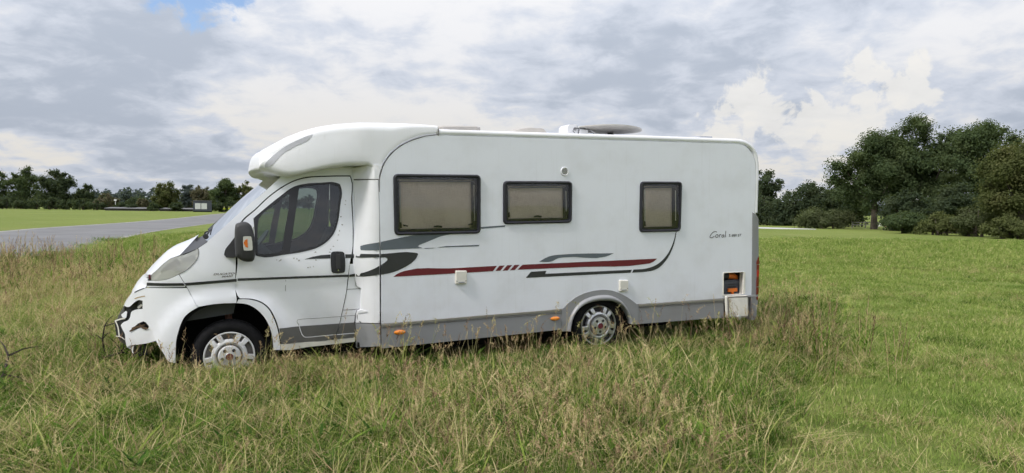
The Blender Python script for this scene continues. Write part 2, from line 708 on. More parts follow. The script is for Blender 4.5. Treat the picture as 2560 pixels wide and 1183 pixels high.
van = empty('motorhome', (-2.720, 6.768, 0.232), (0, R(-1.362), R(22.796)))
tag(van, 'crashed white motorhome with grey skirt and red stripes standing nose down in long grass', 'motorhome')


def mirror(o):
    """the same piece on the far side of the vehicle"""
    c = o.copy()
    col.objects.link(c)
    c.scale = (1, -1, 1)
    c.location.y = 2 * HALF
    for ch in o.children:
        d = ch.copy()
        col.objects.link(d)
        d.parent = c
    return c


def crossloft(name, edge, centre, material, parent, Yf=Ycab, n=9, rows=14, ycen=HALF, power=1.0):
    """surface across the whole width of the vehicle from a side edge over a centre line to the other side"""
    def resample(pts, k):
        P = np.array(pts, float)
        s = np.r_[0, np.cumsum(np.hypot(*np.diff(P, axis=0).T))]
        t = np.linspace(0, s[-1], k)
        return np.c_[np.interp(t, s, P[:, 0]), np.interp(t, s, P[:, 1])]
    E_, C_ = resample(edge, rows), resample(centre, rows)
    verts, faces = [], []
    m_ = 2 * n + 1
    for (ex, ez), (cx, cz) in zip(E_, C_):
        ye = Yf(ex, ez)
        for j in range(m_):
            s = abs(j - n) / n                      # 1 at the edges, 0 on the centre line
            g = math.sin((1 - s) * math.pi / 2) ** power
            y = ycen - (ycen - ye) * s if j <= n else ycen + (ycen - ye) * s
            verts.append((ex + (cx - ex) * g, y, ez + (cz - ez) * g))
    for i in range(rows - 1):
        for j in range(m_ - 1):
            a = i * m_ + j
            faces.append((a, a + 1, a + m_ + 1, a + m_))
    return link(name, mesh_from(name, verts, faces, True, 60), material, parent)


# ---- outlines traced on the vehicle's own side surface: (metres behind the front hub, metres above it)
door_o = [(0.090,0.588),(0.095,0.908),(0.102,1.143),(0.116,1.261),(0.154,1.322),(0.271,1.429),(0.421,1.571),(0.573,1.679),(0.674,1.731),(0.776,1.760),(0.930,1.775),(1.087,1.780),(1.237,1.781),(1.244,1.763),(1.239,1.523),(1.238,1.204),(1.222,0.993),(1.195,0.878),(1.168,0.694),(1.156,0.594),(1.123,0.438),(1.092,0.311),(1.050,0.155),(1.020,0.092),(0.990,0.080),(0.668,0.078),(0.484,0.079),(0.461,0.251),(0.427,0.359),(0.375,0.458),(0.314,0.514),(0.226,0.552),(0.108,0.565)]
win_o = [(0.265,1.227),(0.259,1.354),(0.368,1.448),(0.519,1.570),(0.662,1.671),(0.774,1.700),(0.927,1.711),(1.083,1.713),(1.126,1.697),(1.142,1.641),(1.118,1.471),(1.089,1.313),(1.036,1.177),(0.971,1.105),(0.877,1.046),(0.745,1.009),(0.565,0.985),(0.285,0.977),(0.266,0.986)]
qpane_o = [(0.300,1.287),(0.311,1.343),(0.407,1.445),(0.527,1.541),(0.594,1.594),(0.613,1.583),(0.612,1.549),(0.542,1.159),(0.522,1.017),(0.449,1.003),(0.333,0.994),(0.290,0.995)]
mpane_o = [(0.714,1.671),(0.875,1.689),(1.061,1.693),(1.107,1.679),(1.119,1.641),(1.097,1.471),(1.068,1.313),(1.016,1.188),(0.962,1.127),(0.878,1.069),(0.745,1.032),(0.594,1.002)]
rear_edge = [(1.278,1.848),(1.277,1.763),(1.273,1.444),(1.269,1.205),(1.253,0.942)]
door = panel('cab_door', inset(door_o, 0.0035), Ycab, PAINT, van, holes=[inset(win_o, 0.006)], grid=0.07)
wf = panel('window_surround', win_o, Ycab, BLACK, door, holes=[qpane_o, mpane_o], off=0.003, thick=0.02, grid=0.08)
qp = panel('quarter_pane', inset(qpane_o, -0.004), Ycab, GLASS, door, off=-0.006, thick=0, grid=0.12)
mp_ = panel('window_pane', inset(mpane_o, -0.004), Ycab, GLASS, door, off=-0.006, thick=0, grid=0.12)
# handle
hd = rrect([(1.000,0.997),(1.138,0.992),(1.140,0.771),(0.999,0.774)], 0.035)
h_ = panel('door_handle', hd, Ycab, BLACK, door, off=0.010, thick=0.02, grid=0.05)
hb = MB()
hx, hz = (1.068,0.893)
hb.box(hx - .022, hx + .022, Ycab(hx, hz) - .034, Ycab(hx, hz) - .008, hz - .075, hz + .075)
hb.build('handle_grip', TEXBLK, door, False)
lk = MB()
lx, lz = (1.069,0.801)
yy = Ycab(lx, lz) - .0105
lk.lathe_y([(0.0005, yy - .004), (.007, yy - .004), (.008, yy)], 12, lx, lz)
lk.build('lock', CHROME, door)
# grey flash at the bottom of the door and the step pocket pressed into it
panel('lower_band', [(0.472,0.242),(0.672,0.244),(1.078,0.242),(1.040,0.141),(1.022,0.097),(0.991,0.084),(0.668,0.084),(0.486,0.084)], Ycab, SILL, door, off=0.006, thick=0, grid=0.05)


def ribbon(name, line, w_, Y, material, parent, off=0.003, per=4):
    """thin raised line of width w_ following points on the side surface"""
    L = spline(line, False, per)
    verts, faces = [], []
    for i, p in enumerate(L):
        a, b = Vector(L[max(i - 1, 0)]), Vector(L[min(i + 1, len(L) - 1)])
        d = (b - a).normalized()
        nx, nz = -d.y * w_ / 2, d.x * w_ / 2
        for s in (-1, 1):
            x, z = p[0] + nx * s, p[1] + nz * s
            verts.append((x, Y(x, z) - off, z))
    for i in range(len(L) - 1):
        faces.append((2 * i, 2 * i + 1, 2 * i + 3, 2 * i + 2))
    return link(name, mesh_from(name, verts, faces), material, parent)


ribbon('pocket_edge', [(0.667,0.249),(0.684,0.184),(0.702,0.146),(0.736,0.126),(0.857,0.126),(1.035,0.129)], 0.007, Ycab, PAINT, door, .009)
ribbon('pocket_groove', [(0.667,0.254),(0.659,0.311),(0.861,0.313),(1.087,0.314)], 0.004, Ycab, GROOVE, door, 0.0022)
ribbon('crease_mark', [(0.547,0.724),(0.545,0.663),(0.542,0.611)], 0.004, Ycab, GROOVE, door, 0.002)
# scrapes and flaked paint
SCRAPE = mat('scraped_paint', (0.33, 0.31, 0.28), 0.8, var=0.3, scale=80)
for k, (sx, sz) in enumerate([(1.178,1.524),(1.171,1.481),(1.117,1.354),(1.129,1.269),(1.100,1.207),(1.087,1.165),(1.075,1.113),(1.031,1.051),(0.998,1.021),(0.992,0.990),(0.845,0.995),(0.847,0.917),(0.662,0.935),(0.682,0.919),(0.633,0.941),(0.495,0.921),(0.505,0.931),(0.466,0.933),(0.769,0.843),(0.789,0.847),(0.819,0.851)]):
    n_ = 7
    pts = [(sx + random.uniform(.004, .011) * math.cos(6.283 * i / n_) * random.uniform(.5, 1.4), sz + random.uniform(.003, .010) * math.sin(6.283 * i / n_)) for i in range(n_)]
    panel('paint_scrape', pts, Ycab, SCRAPE, door, off=0.0015, thick=0, grid=0.1)

# stripes on the door
panel('stripe', [(0.732,0.927),(0.813,0.950),(0.904,0.964),(0.996,0.967),(0.995,0.927),(0.812,0.929)], Ycab, D_DARK, door, off=0.002, thick=0, grid=0.1)
panel('stripe', [(1.147,0.963),(1.223,0.961),(1.217,0.923),(1.146,0.923)], Ycab, D_DARK, door, off=0.002, thick=0, grid=0.1)
panel('stripe', [(0.094,0.765),(0.442,0.760),(0.737,0.756),(1.179,0.750),(1.175,0.727),(0.736,0.734),(0.441,0.737),(0.094,0.740)], Ycab, D_DARK, door, off=0.002, thick=0, grid=0.08)

# fender with the wheel arch
fender_o = [(-0.251,1.075),(-0.248,1.025),(-0.260,0.978),(-0.299,0.921),(-0.354,0.870),(-0.427,0.827),(-0.368,0.710),(-0.288,0.536),(-0.268,0.505),(-0.269,0.506),(-0.175,0.520),(-0.048,0.527),(0.077,0.522),(0.082,0.573),(0.079,0.589),(0.084,0.908),(0.091,1.143),(0.054,1.137),(-0.014,1.049),(-0.092,1.102),(-0.167,1.133)]
fen = panel('front_fender', inset(fender_o, 0.002), Ycab, PAINT, van, grid=0.06)
panel('stripe', [(0.086,0.762),(-0.153,0.752),(-0.379,0.743),(-0.369,0.715),(-0.154,0.725),(0.086,0.734)], Ycab, D_DARK, fen, off=0.002, thick=0, grid=0.08)
# bonnet corner below the headlight
bc = panel('bonnet_corner', [(-0.717,0.769),(-0.671,0.768),(-0.600,0.768),(-0.519,0.784),(-0.429,0.825),(-0.373,0.715),(-0.380,0.703),(-0.521,0.703),(-0.715,0.707),(-0.719,0.740)], Ycab, PAINT, van, off=0.004, grid=0.05)
panel('stripe', [(-0.717,0.751),(-0.574,0.745),(-0.391,0.743),(-0.380,0.716),(-0.575,0.718),(-0.716,0.721)], Ycab, D_DARK, bc, off=0.0065, thick=0, grid=0.06)
# A pillar and cant rail round the door
pil_o = [(-0.167,1.139),(-0.067,1.226),(0.047,1.332),(0.221,1.490),(0.405,1.645),(0.515,1.751),(0.610,1.842),(0.932,1.875),(1.280,1.878),(1.277,1.763),(1.273,1.444),(1.269,1.205),(1.253,0.942),(1.239,0.733),(1.222,0.734),(1.228,0.943),(1.246,1.205),(1.248,1.525),(1.252,1.767),(1.243,1.790),(1.087,1.789),(0.931,1.783),(0.775,1.769),(0.673,1.739),(0.569,1.687),(0.417,1.578),(0.268,1.437),(0.148,1.329),(0.121,1.280),(0.094,1.143),(0.090,0.986),(-0.023,0.991),(-0.167,1.112)]
panel('door_pillar', pil_o, Ycab, PAINT, van, grid=0.07, off=-0.003)
# body behind the door, down to the sill, with the filler flap
rq_o = [(1.190,0.861),(1.248,0.859),(1.248,0.625),(1.300,0.593),(1.299,0.376),(1.252,0.371),(1.235,0.312),(1.230,0.079),(1.015,0.078),(1.025,0.089),(1.054,0.152),(1.096,0.311),(1.128,0.438),(1.161,0.595)]
rq = panel('cab_rear_corner', rq_o, Ycab, PAINT, van, off=-0.004, grid=0.07)
ribbon('flap_gap', [(1.159,0.594),(1.294,0.594)], 0.005, Ycab, BLACK, rq, -0.002, 2)
ribbon('flap_gap', [(1.114,0.379),(1.191,0.377),(1.289,0.379)], 0.005, Ycab, BLACK, rq, -0.002, 2)
ribbon('flap_gap', [(1.096,0.315),(1.235,0.315)], 0.004, Ycab, BLACK, rq, -0.002, 2)
panel('lower_band', [(1.084,0.242),(1.232,0.241),(1.230,0.079),(1.020,0.080),(1.029,0.093),(1.054,0.152)], Ycab, SILL, rq, off=0.001, thick=0, grid=0.05)
ribbon('pocket_edge', [(1.044,0.127),(1.137,0.127),(1.228,0.127)], 0.007, Ycab, PAINT, rq, 0.004, 2)
panel('stripe', [(1.229,0.961),(1.252,0.960),(1.251,0.922),(1.223,0.922)], Ycab, D_DARK, rq, off=0.002, thick=0, grid=0.1)
panel('stripe', [(1.185,0.750),(1.246,0.758),(1.246,0.726),(1.181,0.727)], Ycab, D_DARK, rq, off=0.002, thick=0, grid=0.1)
# arch flange behind the wheel and the sill under the door
fl_o = [(0.080,0.524),(0.177,0.505),(0.274,0.439),(0.354,0.327),(0.401,0.181),(0.414,0.023),(0.446,0.024),(0.477,0.021),(0.478,0.079),(0.474,0.080),(0.451,0.250),(0.417,0.356),(0.368,0.452),(0.309,0.506),(0.224,0.543),(0.107,0.557),(0.096,0.556)]
panel('arch_flange', fl_o, Ycab, PAINT, van, off=0.004, thick=0.03, grid=0.05)
sill_o = [(0.482,0.076),(1.010,0.072),(1.231,0.076),(1.230,0.035),(0.761,0.022),(0.574,0.012),(0.481,0.021)]
panel('door_sill', sill_o, Ycab, CREAM, van, off=0.006, thick=0.05, grid=0.08)
# bumper corner, torn open in front
bump_o = [(-0.931,0.520),(-0.896,0.581),(-0.861,0.632),(-0.830,0.659),(-0.741,0.697),(-0.658,0.699),(-0.557,0.697),(-0.432,0.693),(-0.361,0.694),(-0.315,0.596),(-0.269,0.503),(-0.325,0.471),(-0.387,0.418),(-0.422,0.352),(-0.449,0.270),(-0.467,0.201),(-0.476,0.111),(-0.484,-0.030),(-0.514,-0.028),(-0.542,-0.014),(-0.589,0.071),(-0.637,0.158),(-0.673,0.241),(-0.712,0.327),(-0.751,0.378),(-0.764,0.395),(-0.765,0.491),(-0.762,0.574),(-0.791,0.579),(-0.830,0.559),(-0.864,0.526),(-0.885,0.510),(-0.910,0.508)]
bm_ = panel('front_bumper', inset(bump_o, 0.002), Ycab, PAINT, van, off=0.006, thick=0.03, grid=0.05)
torn_o = [(-0.976,0.322),(-0.958,0.344),(-0.896,0.383),(-0.880,0.418),(-0.870,0.457),(-0.853,0.471),(-0.820,0.483),(-0.765,0.490),(-0.764,0.393),(-0.751,0.376),(-0.713,0.325),(-0.673,0.239),(-0.649,0.186),(-0.747,0.153),(-0.832,0.137),(-0.906,0.120),(-0.925,0.101),(-0.937,0.171),(-0.940,0.241),(-0.960,0.281)]
hole_o = [(-0.805,0.352),(-0.759,0.371),(-0.730,0.354),(-0.712,0.323),(-0.722,0.299),(-0.748,0.292),(-0.780,0.311),(-0.826,0.289),(-0.887,0.262),(-0.893,0.275),(-0.859,0.301)]
tb = panel('torn_bumper_piece', torn_o, lambda x, z: Ycab(x, z) + 0.02 + .05 * max(0, .33 - z), PAINT, van, holes=[hole_o], thick=0.02, grid=0.05)
tb['label'] = 'torn white lower corner of the front bumper'
for a, b in (([(-0.893,0.268),(-0.826,0.310),(-0.747,0.340)], .006), ([(-0.872,0.297),(-0.812,0.321),(-0.722,0.303)], .007), ([(-0.798,0.352),(-0.780,0.311),(-0.735,0.295)], .005)):
    ribbon('caught_straw', a, b * 2, lambda x, z: Ycab(x, z) + .012, mat('dead_twig', (.09, .055, .03), .9, var=.4), tb, 0.0, 3)
gp = panel('grille_piece', [(-1.043,0.352),(-0.990,0.390),(-0.926,0.395),(-0.958,0.344),(-0.973,0.326),(-0.942,0.248),(-0.938,0.206),(-0.954,0.169),(-0.998,0.181),(-1.025,0.199)], lambda x, z: Ycab(x, z) + 0.06, BLACK, van, thick=0.03, grid=0.05)
panel('bumper_strap', [(-0.912,0.455),(-0.886,0.480),(-0.867,0.457),(-0.876,0.418),(-0.896,0.386),(-0.923,0.388)], lambda x, z: Ycab(x, z) + 0.05, BLACK, van, thick=0.02, grid=0.05)
fog = panel('fog_lamp', [(-0.818,0.490),(-0.812,0.525),(-0.791,0.570),(-0.768,0.574),(-0.764,0.533),(-0.774,0.498),(-0.800,0.485)], lambda x, z: Ycab(x, z) + 0.045, mat('fog_glass', (.10, .10, .11), .25), van, thick=0.02, grid=0.04)
ribbon('fog_rim', [(-0.810,0.497),(-0.789,0.517),(-0.770,0.529)], .02, lambda x, z: Ycab(x, z) + .040, CREAM, fog, 0, 3)
ribbon('tear_line', [(-0.831,0.592),(-0.796,0.608),(-0.737,0.621)], 0.010, Ycab, mat('torn_edge', (.42, .33, .22), .8), bm_, 0.009, 3)
ribbon('bumper_joint', [(-0.831,0.654),(-0.787,0.678),(-0.741,0.697)], 0.008, Ycab, BLACK, bm_, 0.009, 3)
panel('added_dark_backing', [(-0.942,0.506),(-0.764,0.588),(-0.624,0.562),(-0.593,0.355),(-0.625,0.148),(-0.727,0.167),(-0.845,0.149),(-0.918,0.137),(-0.934,0.241),(-0.958,0.330)], lambda x, z: Ycab(x, z) + .11, BLACK, van, thick=0, grid=.08)  # black sheet added behind the tears so the holes look dark
sh_ = [[(-0.969,0.424),(-0.923,0.465),(-0.910,0.455),(-0.922,0.395),(-0.956,0.397)], [(-0.925,0.101),(-0.906,0.120),(-0.859,0.120),(-0.871,0.070),(-0.867,0.045),(-0.878,0.048),(-0.887,0.083)], [(-0.937,0.234),(-0.921,0.214),(-0.897,0.159),(-0.908,0.138),(-0.925,0.101),(-0.937,0.171)]]
for k_, o_ in enumerate(sh_):
    panel('bumper_shard', o_, lambda x, z: Ycab(x, z) + .03 + .02 * k_, PAINT, van, off=0, thick=.01, grid=.05)
for a, b in (([(-1.033,0.360),(-1.007,0.299),(-0.997,0.201)], .012), ([(-1.036,0.353),(-0.984,0.377),(-0.933,0.388)], .014), ([(-1.032,0.205),(-0.983,0.202),(-0.947,0.177)], .010)):
    ribbon('broken_strip', a, b, lambda x, z: Ycab(x, z) + .05, CREAM, gp, 0.0, 3)
# headlight: glass over a silver bowl
head_o = [(-0.685,0.786),(-0.680,0.815),(-0.624,0.870),(-0.568,0.928),(-0.492,0.985),(-0.378,1.016),(-0.297,1.049),(-0.253,1.073),(-0.249,1.025),(-0.261,0.979),(-0.301,0.921),(-0.356,0.870),(-0.430,0.828),(-0.519,0.786),(-0.600,0.769),(-0.671,0.770)]
hl = panel('headlight', head_o, Ycab, HEADG, van, off=0.004, thick=0, grid=0.05)
panel('lamp_bowl', inset(head_o, 0.004), lambda x, z: Ycab(x, z) + .019, mat('lamp_silver', (0.93, 0.93, 0.91), 0.35, 0.0, var=.06, scale=18), hl, thick=0, grid=0.05)
panel('reflector', [(-0.597,0.849),(-0.553,0.904),(-0.498,0.949),(-0.454,0.981),(-0.425,0.960),(-0.415,0.924),(-0.445,0.899),(-0.516,0.874)], lambda x, z: Ycab(x, z) + .009, mat('lamp_grey', (.06, .06, .055), .25, .5, var=.3, scale=25), hl, thick=.008, grid=.04)
panel('reflector', [(-0.467,0.891),(-0.414,0.884),(-0.371,0.871),(-0.409,0.848),(-0.468,0.844)], lambda x, z: Ycab(x, z) + .008, mat('lamp_facet', (.24, .24, .23), .2, .9), hl, thick=.008, grid=.04)
panel('reflector', [(-0.406,0.977),(-0.287,1.003),(-0.277,0.967),(-0.353,0.952),(-0.401,0.950)], lambda x, z: Ycab(x, z) + .008, mat('lamp_facet', (.24, .24, .23), .2, .9), hl, thick=.008, grid=.04)
ribbon('reflector_rim', [(-0.508,0.955),(-0.471,0.943),(-0.437,0.913)], .006, lambda x, z: Ycab(x, z) + .006, CREAM, hl, 0, 3)

# badge on the fender
def text_mesh(body, size, shear=0.0, extrude=0.0015, spacing=1.0, bold=0.0):
    cu = bpy.data.curves.new('lettering', 'FONT')
    cu.body = body
    cu.size = size
    cu.shear = shear
    cu.extrude = extrude
    cu.space_character = spacing
    cu.resolution_u = 3
    cu.offset = bold
    o = bpy.data.objects.new('lettering', cu)
    col.objects.link(o)
    dg = bpy.context.evaluated_depsgraph_get()
    me = bpy.data.meshes.new_from_object(o.evaluated_get(dg))
    bpy.data.objects.remove(o)
    return me


def lettering(name, body, p0, p1, height, material, parent, Y, shear=0.0, bold=0.0, off=0.003):
    me = text_mesh(body, 1.0, shear, 0.0, 1.0, bold)
    co = np.empty(len(me.vertices) * 3)
    me.vertices.foreach_get('co', co)
    co = co.reshape(-1, 3)
    a, b = co.min(0), co.max(0)
    u = (co[:, 0] - a[0]) / (b[0] - a[0])
    v = (co[:, 1] - a[1]) / (b[1] - a[1])
    X = p0[0] + (p1[0] - p0[0]) * u
    Zz = p0[1] + (p1[1] - p0[1]) * u + v * height
    out = np.c_[X, [Y(x, z) - off for x, z in zip(X, Zz)], Zz]
    me.vertices.foreach_set('co', out.ravel())
    me.update()
    return link(name, me, material, parent)


lettering('badge_lettering', 'DUCATO', *[(-0.125,0.806),(0.071,0.806)], 0.020, GROOVE, fen, Ycab, 0.35, .03, off=0.006)
lettering('badge_lettering', 'MAXI', *[(-0.051,0.781),(0.055,0.785)], 0.016, GROOVE, fen, Ycab, 0.35, .03, off=0.006)

# ---- surfaces across the width: bonnet, cowl, windscreen, nose
hood = crossloft('bonnet', [(-0.713,0.805),(-0.684,0.815),(-0.624,0.871),(-0.568,0.929),(-0.492,0.986),(-0.416,1.012)], [(-0.775,0.800),(-0.735,0.850),(-0.676,0.912),(-0.616,0.974),(-0.556,1.027),(-0.479,1.070),(-0.378,1.109),(-0.305,1.145),(-0.266,1.170)], PAINT, van)
hood.data.materials[0] = PAINT
crossloft('scuttle', [(-0.416,1.012),(-0.351,1.031),(-0.253,1.074),(-0.167,1.139)], [(-0.266,1.170),(-0.279,1.129),(-0.261,1.135),(-0.224,1.154)], BLACK, van, rows=8)
crossloft('windscreen', [(-0.167,1.139),(-0.067,1.226),(0.047,1.332),(0.221,1.490),(0.405,1.645),(0.515,1.751)], [(-0.224,1.154),(-0.125,1.263),(0.026,1.413),(0.192,1.571),(0.405,1.752),(0.471,1.813)], SCREEN, van, Yf=lambda x, z: Ycab(x, z) + .004, n=10)
crossloft('dark_reflection_band', [(0.417,1.654),(0.460,1.696),(0.514,1.750)], [(0.379,1.725),(0.412,1.755),(0.471,1.813)], BLACK, van, Yf=lambda x, z: Ycab(x, z) + .02, rows=5)  # black band put in for the dark overcab reflection atop the glass
crossloft('nose', [(-0.684,0.812),(-0.703,0.787),(-0.714,0.769),(-0.716,0.708),(-0.830,0.657),(-0.882,0.591),(-0.930,0.520)], [(-0.778,0.781),(-0.829,0.745),(-0.870,0.696),(-0.894,0.653),(-0.918,0.609),(-0.922,0.583),(-0.983,0.497),(-1.001,0.446)], PAINT, van, Yf=lambda x, z: Ycab(x, z) + .008)
crossloft('bonnet_trim', [(-0.719,0.834),(-0.685,0.821),(-0.686,0.808),(-0.713,0.796)], [(-0.782,0.780),(-0.782,0.775),(-0.782,0.768),(-0.782,0.761)], CHROME, van, rows=5, Yf=lambda x, z: Ycab(x, z) - .006)
crossloft('crash_beam', [(-0.930,0.520),(-0.955,0.414),(-0.937,0.276),(-0.925,0.108)], [(-1.005,0.439),(-1.067,0.332),(-1.090,0.230),(-1.067,0.109)], BLACK, van, Yf=lambda x, z: Ycab(x, z) + .10, rows=7)
em = MB()
ex_, ez_ = (-0.685,0.806)
em.box(ex_ - .012, ex_ + .004, Ycab(ex_, ez_) - .012, Ycab(ex_, ez_) + .02, ez_ - .02, ez_ + .022)
em.build('bonnet_badge', EMBLEM, van, False)
# hanging rag of the under-tray
rg = MB()
for (x0, z0), w_ in zip([(-0.872,0.115),(-0.812,0.131),(-0.763,0.145)], (.022, .016, .014)):
    y0 = Ycab(x0, z0) + .09
    rg.ring_loft([[(x0 + dx + random.uniform(-.01, .01), y0 + dy, z0 - h) for dx, dy in ((-w_, 0), (w_, .01), (w_ * .8, .05), (-w_ * .8, .04))] for h in (-.02, .04, .08, .12)], True, True)
rg.build('undertray_rag', BLACK, van)

# wipers
for yy0 in (0.62, 1.45):
    wp = MB()
    p = Vector((-.19, yy0, 1.17))
    wp.tube([p, p + Vector((.05, .20, .06)), p + Vector((.09, .46, .10))], .010, 6)
    wp.tube([p + Vector((.02, .02, .045)), p + Vector((.13, .56, .135))], .008, 5)
    wp.lathe_y([(.002, yy0 - .03), (.026, yy0 - .03), (.026, yy0 + .02)], 10, p.x, p.z)
    wp.build('wiper', BLACK, van)

# dark structure behind the skin of the cab, with the window opening left free
shell_o = [(-0.236,1.056),(-0.167,1.120),(0.135,1.379),(0.488,1.718),(0.609,1.813),(1.276,1.818),(1.248,1.109),(1.222,0.014),(0.475,0.047),(0.456,0.205),(0.406,0.351),(0.314,0.478),(0.110,0.511),(-0.109,0.518),(-0.289,0.458),(-0.391,0.346),(-0.456,0.193),(-0.496,0.037),(-0.616,0.195),(-0.694,0.544),(-0.697,0.776)]
panel('inner_shell', shell_o, lambda x, z: Ycab(x, z) + .022, DARK, van, holes=[inset(win_o, 0.004)], thick=0, grid=0.09)

# far side of the cab
for o in list(van.children):
    if o.name.split('.')[0] in ('cab_door', 'front_fender', 'bonnet_corner', 'door_pillar', 'cab_rear_corner', 'arch_flange', 'door_sill', 'headlight', 'inner_shell', 'front_bumper'):
        mirror(o)

# ---- door mirror
mir = empty('door_mirror')
mir.parent = van
mo = [(0.085,1.287),(0.106,1.311),(0.157,1.324),(0.193,1.318),(0.228,1.285),(0.242,1.234),(0.254,1.174),(0.256,1.036),(0.245,0.957),(0.209,0.937),(0.147,0.945),(0.095,0.981),(0.077,1.011),(0.077,1.189)]
cxm = sum(p[0] for p in mo) / len(mo)
czm = sum(p[1] for p in mo) / len(mo)
def ringm(s, y):
    return [(cxm + (x - cxm) * s, y, czm + (z - czm) * s) for x, z in spline(mo, True, 2)]
hs = MB().ring_loft([ringm(.80, -.105), ringm(.94, -.09), ringm(1.0, -.055), ringm(1.0, .05), ringm(.92, .10), ringm(.70, .12)], True, True)
hs.build('housing', TEXBLK, mir, True, 50)
lens_o = rrect([(0.148,1.187),(0.223,1.185),(0.231,1.051),(0.151,1.052)], 0.012)
def flat_at(y):
    return lambda x, z: y
panel('indicator_lens', lens_o, flat_at(-.105), CLEARL, mir, off=0.004, thick=0.02, grid=0.05)
panel('indicator_bulb', [(0.151,1.123),(0.166,1.152),(0.187,1.161),(0.189,1.078),(0.167,1.086)], flat_at(-.105), AMBER2, mir, off=0.006, thick=0.004, grid=0.05)
panel('lens_bezel', inset(lens_o, -0.008), flat_at(-.105), BLACK, mir, off=0.0015, thick=0.02, grid=0.05)
base_o = [(-0.022,1.005),(-0.010,1.051),(0.032,1.109),(0.091,1.185),(0.103,1.159),(0.098,0.987),(0.076,0.974),(-0.004,0.978)]
panel('mirror_base', base_o, Ycab, TEXBLK, mir, off=0.03, thick=0.04, grid=0.05)
ar = MB()
ax_, az_ = (0.078,1.039)
ar.tube([(ax_ - .02, .20, az_ - .02), (ax_ + .05, .13, az_ + .0), (ax_ + .10, .06, az_ + .03)], [.05, .045, .04], 10)
ar.build('mirror_arm', TEXBLK, mir)
mg = MB()
mg.box(cxm + .075, cxm + .080, -.05, .08, czm - .12, czm + .13)
mg.build('mirror_glass', CHROME, mir, False)
mirror(mir)

# ---- cab interior
it = MB()
it.box(-.15, 1.40, .2, 2.1, .06, .12)
it.build('cab_floor', DARK, van, False)
db = MB()
db.ring_loft([[(-.42, y, .80), (-.22, y, 1.06), (.02, y, 1.04), (.12, y, .96), (.14, y, .80), (.05, y, .40), (-.42, y, .35)] for y in (.27, .5, .8, 1.15, 1.5, 1.8, 2.03)], True, True)
db.build('dashboard', DASH, van, True, 30)
sw = MB()
c0 = Vector((.30, .60, 1.06))
tl = Matrix.Rotation(R(-52), 3, 'Y')
rim = [c0 + tl @ Vector((.19 * math.cos(a), .19 * math.sin(a), 0)) for a in [2 * math.pi * k / 28 for k in range(29)]]
sw.tube(rim, .014, 8, False)
for a in (0.0, 2.4, -2.4):
    sw.tube([c0, c0 + tl @ Vector((.19 * math.cos(a), .19 * math.sin(a), 0))], .015, 6)
sw.tube([c0 + tl @ Vector((0, 0, .01)), c0 + tl @ Vector((0, 0, -.25))], [.06, .03], 10)
sw.build('steering_wheel', DGREY, van)


def seat(yc_):
    s = empty('cab_seat', (0, 0, 0))
    s.parent = van
    m_ = MB()
    m_.ring_loft([[(x, yc_ + dy * w_, z) for dy, x, z in
                   [(-1, .62, .50), (-1, .62, .60), (-.8, .60, .66), (.8, .60, .66), (1, .62, .60), (1, .62, .50)]] for w_ in (.24,)] +
                 [[(1.12, yc_ + dy * .24, z) for dy, z in [(-1, .46), (-1, .56), (-.8, .60), (.8, .60), (1, .56), (1, .46)]]], True, True)
    m_.build('seat_cushion', SEATM, s)
    b_ = MB()
    rings = []
    for t_, xx, ww, dd in ((0, 1.08, .22, .08), (.2, 1.12, .25, .09), (.45, 1.18, .25, .08), (.62, 1.22, .20, .06), (.66, 1.23, .10, .04)):
        z = .55 + t_
        rings.append([(xx + dd * math.cos(a) - dd * .2, yc_ + ww * math.sin(a), z) for a in [2 * math.pi * k / 16 for k in range(16)]])
    b_.ring_loft(rings, True, True)
    b_.build('backrest', SEATM, s, True, 60)
    h2 = MB()
    rings = []
    for t_, ww, dd in ((0, .09, .04), (.05, .13, .055), (.14, .13, .05), (.18, .08, .03)):
        rings.append([(1.26 + dd * math.cos(a), yc_ + ww * math.sin(a), 1.25 + t_) for a in [2 * math.pi * k / 12 for k in range(12)]])
    h2.ring_loft(rings, True, True)
    h2.build('headrest', SEATM, s, True, 60)
    bb = MB()
    bb.box(.66, 1.08, yc_ - .2, yc_ + .2, .10, .48)
    bb.build('seat_base', DARK, s, False)


seat(.62)
seat(1.62)
bk = MB()
bk.box(1.36, 1.40, .14, 2.16, .05, 1.80)
bk.box(.55, 1.40, .30, 2.0, 1.79, 1.81)
bk.build('cab_lining', DARK, van, False)

# ---- fairing that joins the narrow cab to the wide body
fa_o = [(1.267,1.738),(1.482,1.736),(1.486,1.352),(1.479,0.912),(1.468,0.237),(1.238,0.237),(1.247,0.335),(1.254,0.365),(1.292,0.382),(1.297,0.599),(1.287,0.606),(1.256,0.620),(1.245,0.676),(1.262,1.354)]
fa = panel('side_fairing', inset(fa_o, .0025), Yfair, PLAST, van, grid=0.05, thick=0.16)
panel('stripe', [(1.275,1.020),(1.290,1.040),(1.327,1.056),(1.401,1.073),(1.476,1.085),(1.476,1.002),(1.399,1.002),(1.326,1.002),(1.289,1.007)], Yfair, D_BLUE, fa, off=.002, thick=0, grid=.05)
panel('stripe', [(1.253,0.965),(1.473,0.962),(1.473,0.926),(1.251,0.928)], Yfair, D_DARK, fa, off=.002, thick=0, grid=.05)
panel('stripe', [(1.250,0.756),(1.320,0.769),(1.395,0.799),(1.442,0.822),(1.473,0.840),(1.471,0.748),(1.394,0.736),(1.319,0.727),(1.250,0.727)], Yfair, D_DARK, fa, off=.002, thick=0, grid=.05)
STAIN = mat('grime', (.30, .27, .22), .9, var=.4, scale=60)
ribbon('grime_crack', [(1.253,0.326),(1.257,0.274),(1.272,0.257),(1.288,0.240)], .008, Yfair, BLACK, fa, .003, 3)
fg = panel('fairing_skirt', [(1.238,0.231),(1.469,0.230),(1.470,0.000),(1.352,-0.015),(1.245,-0.028)], Yfair, GREY, van, off=.003, grid=.05, thick=.06)
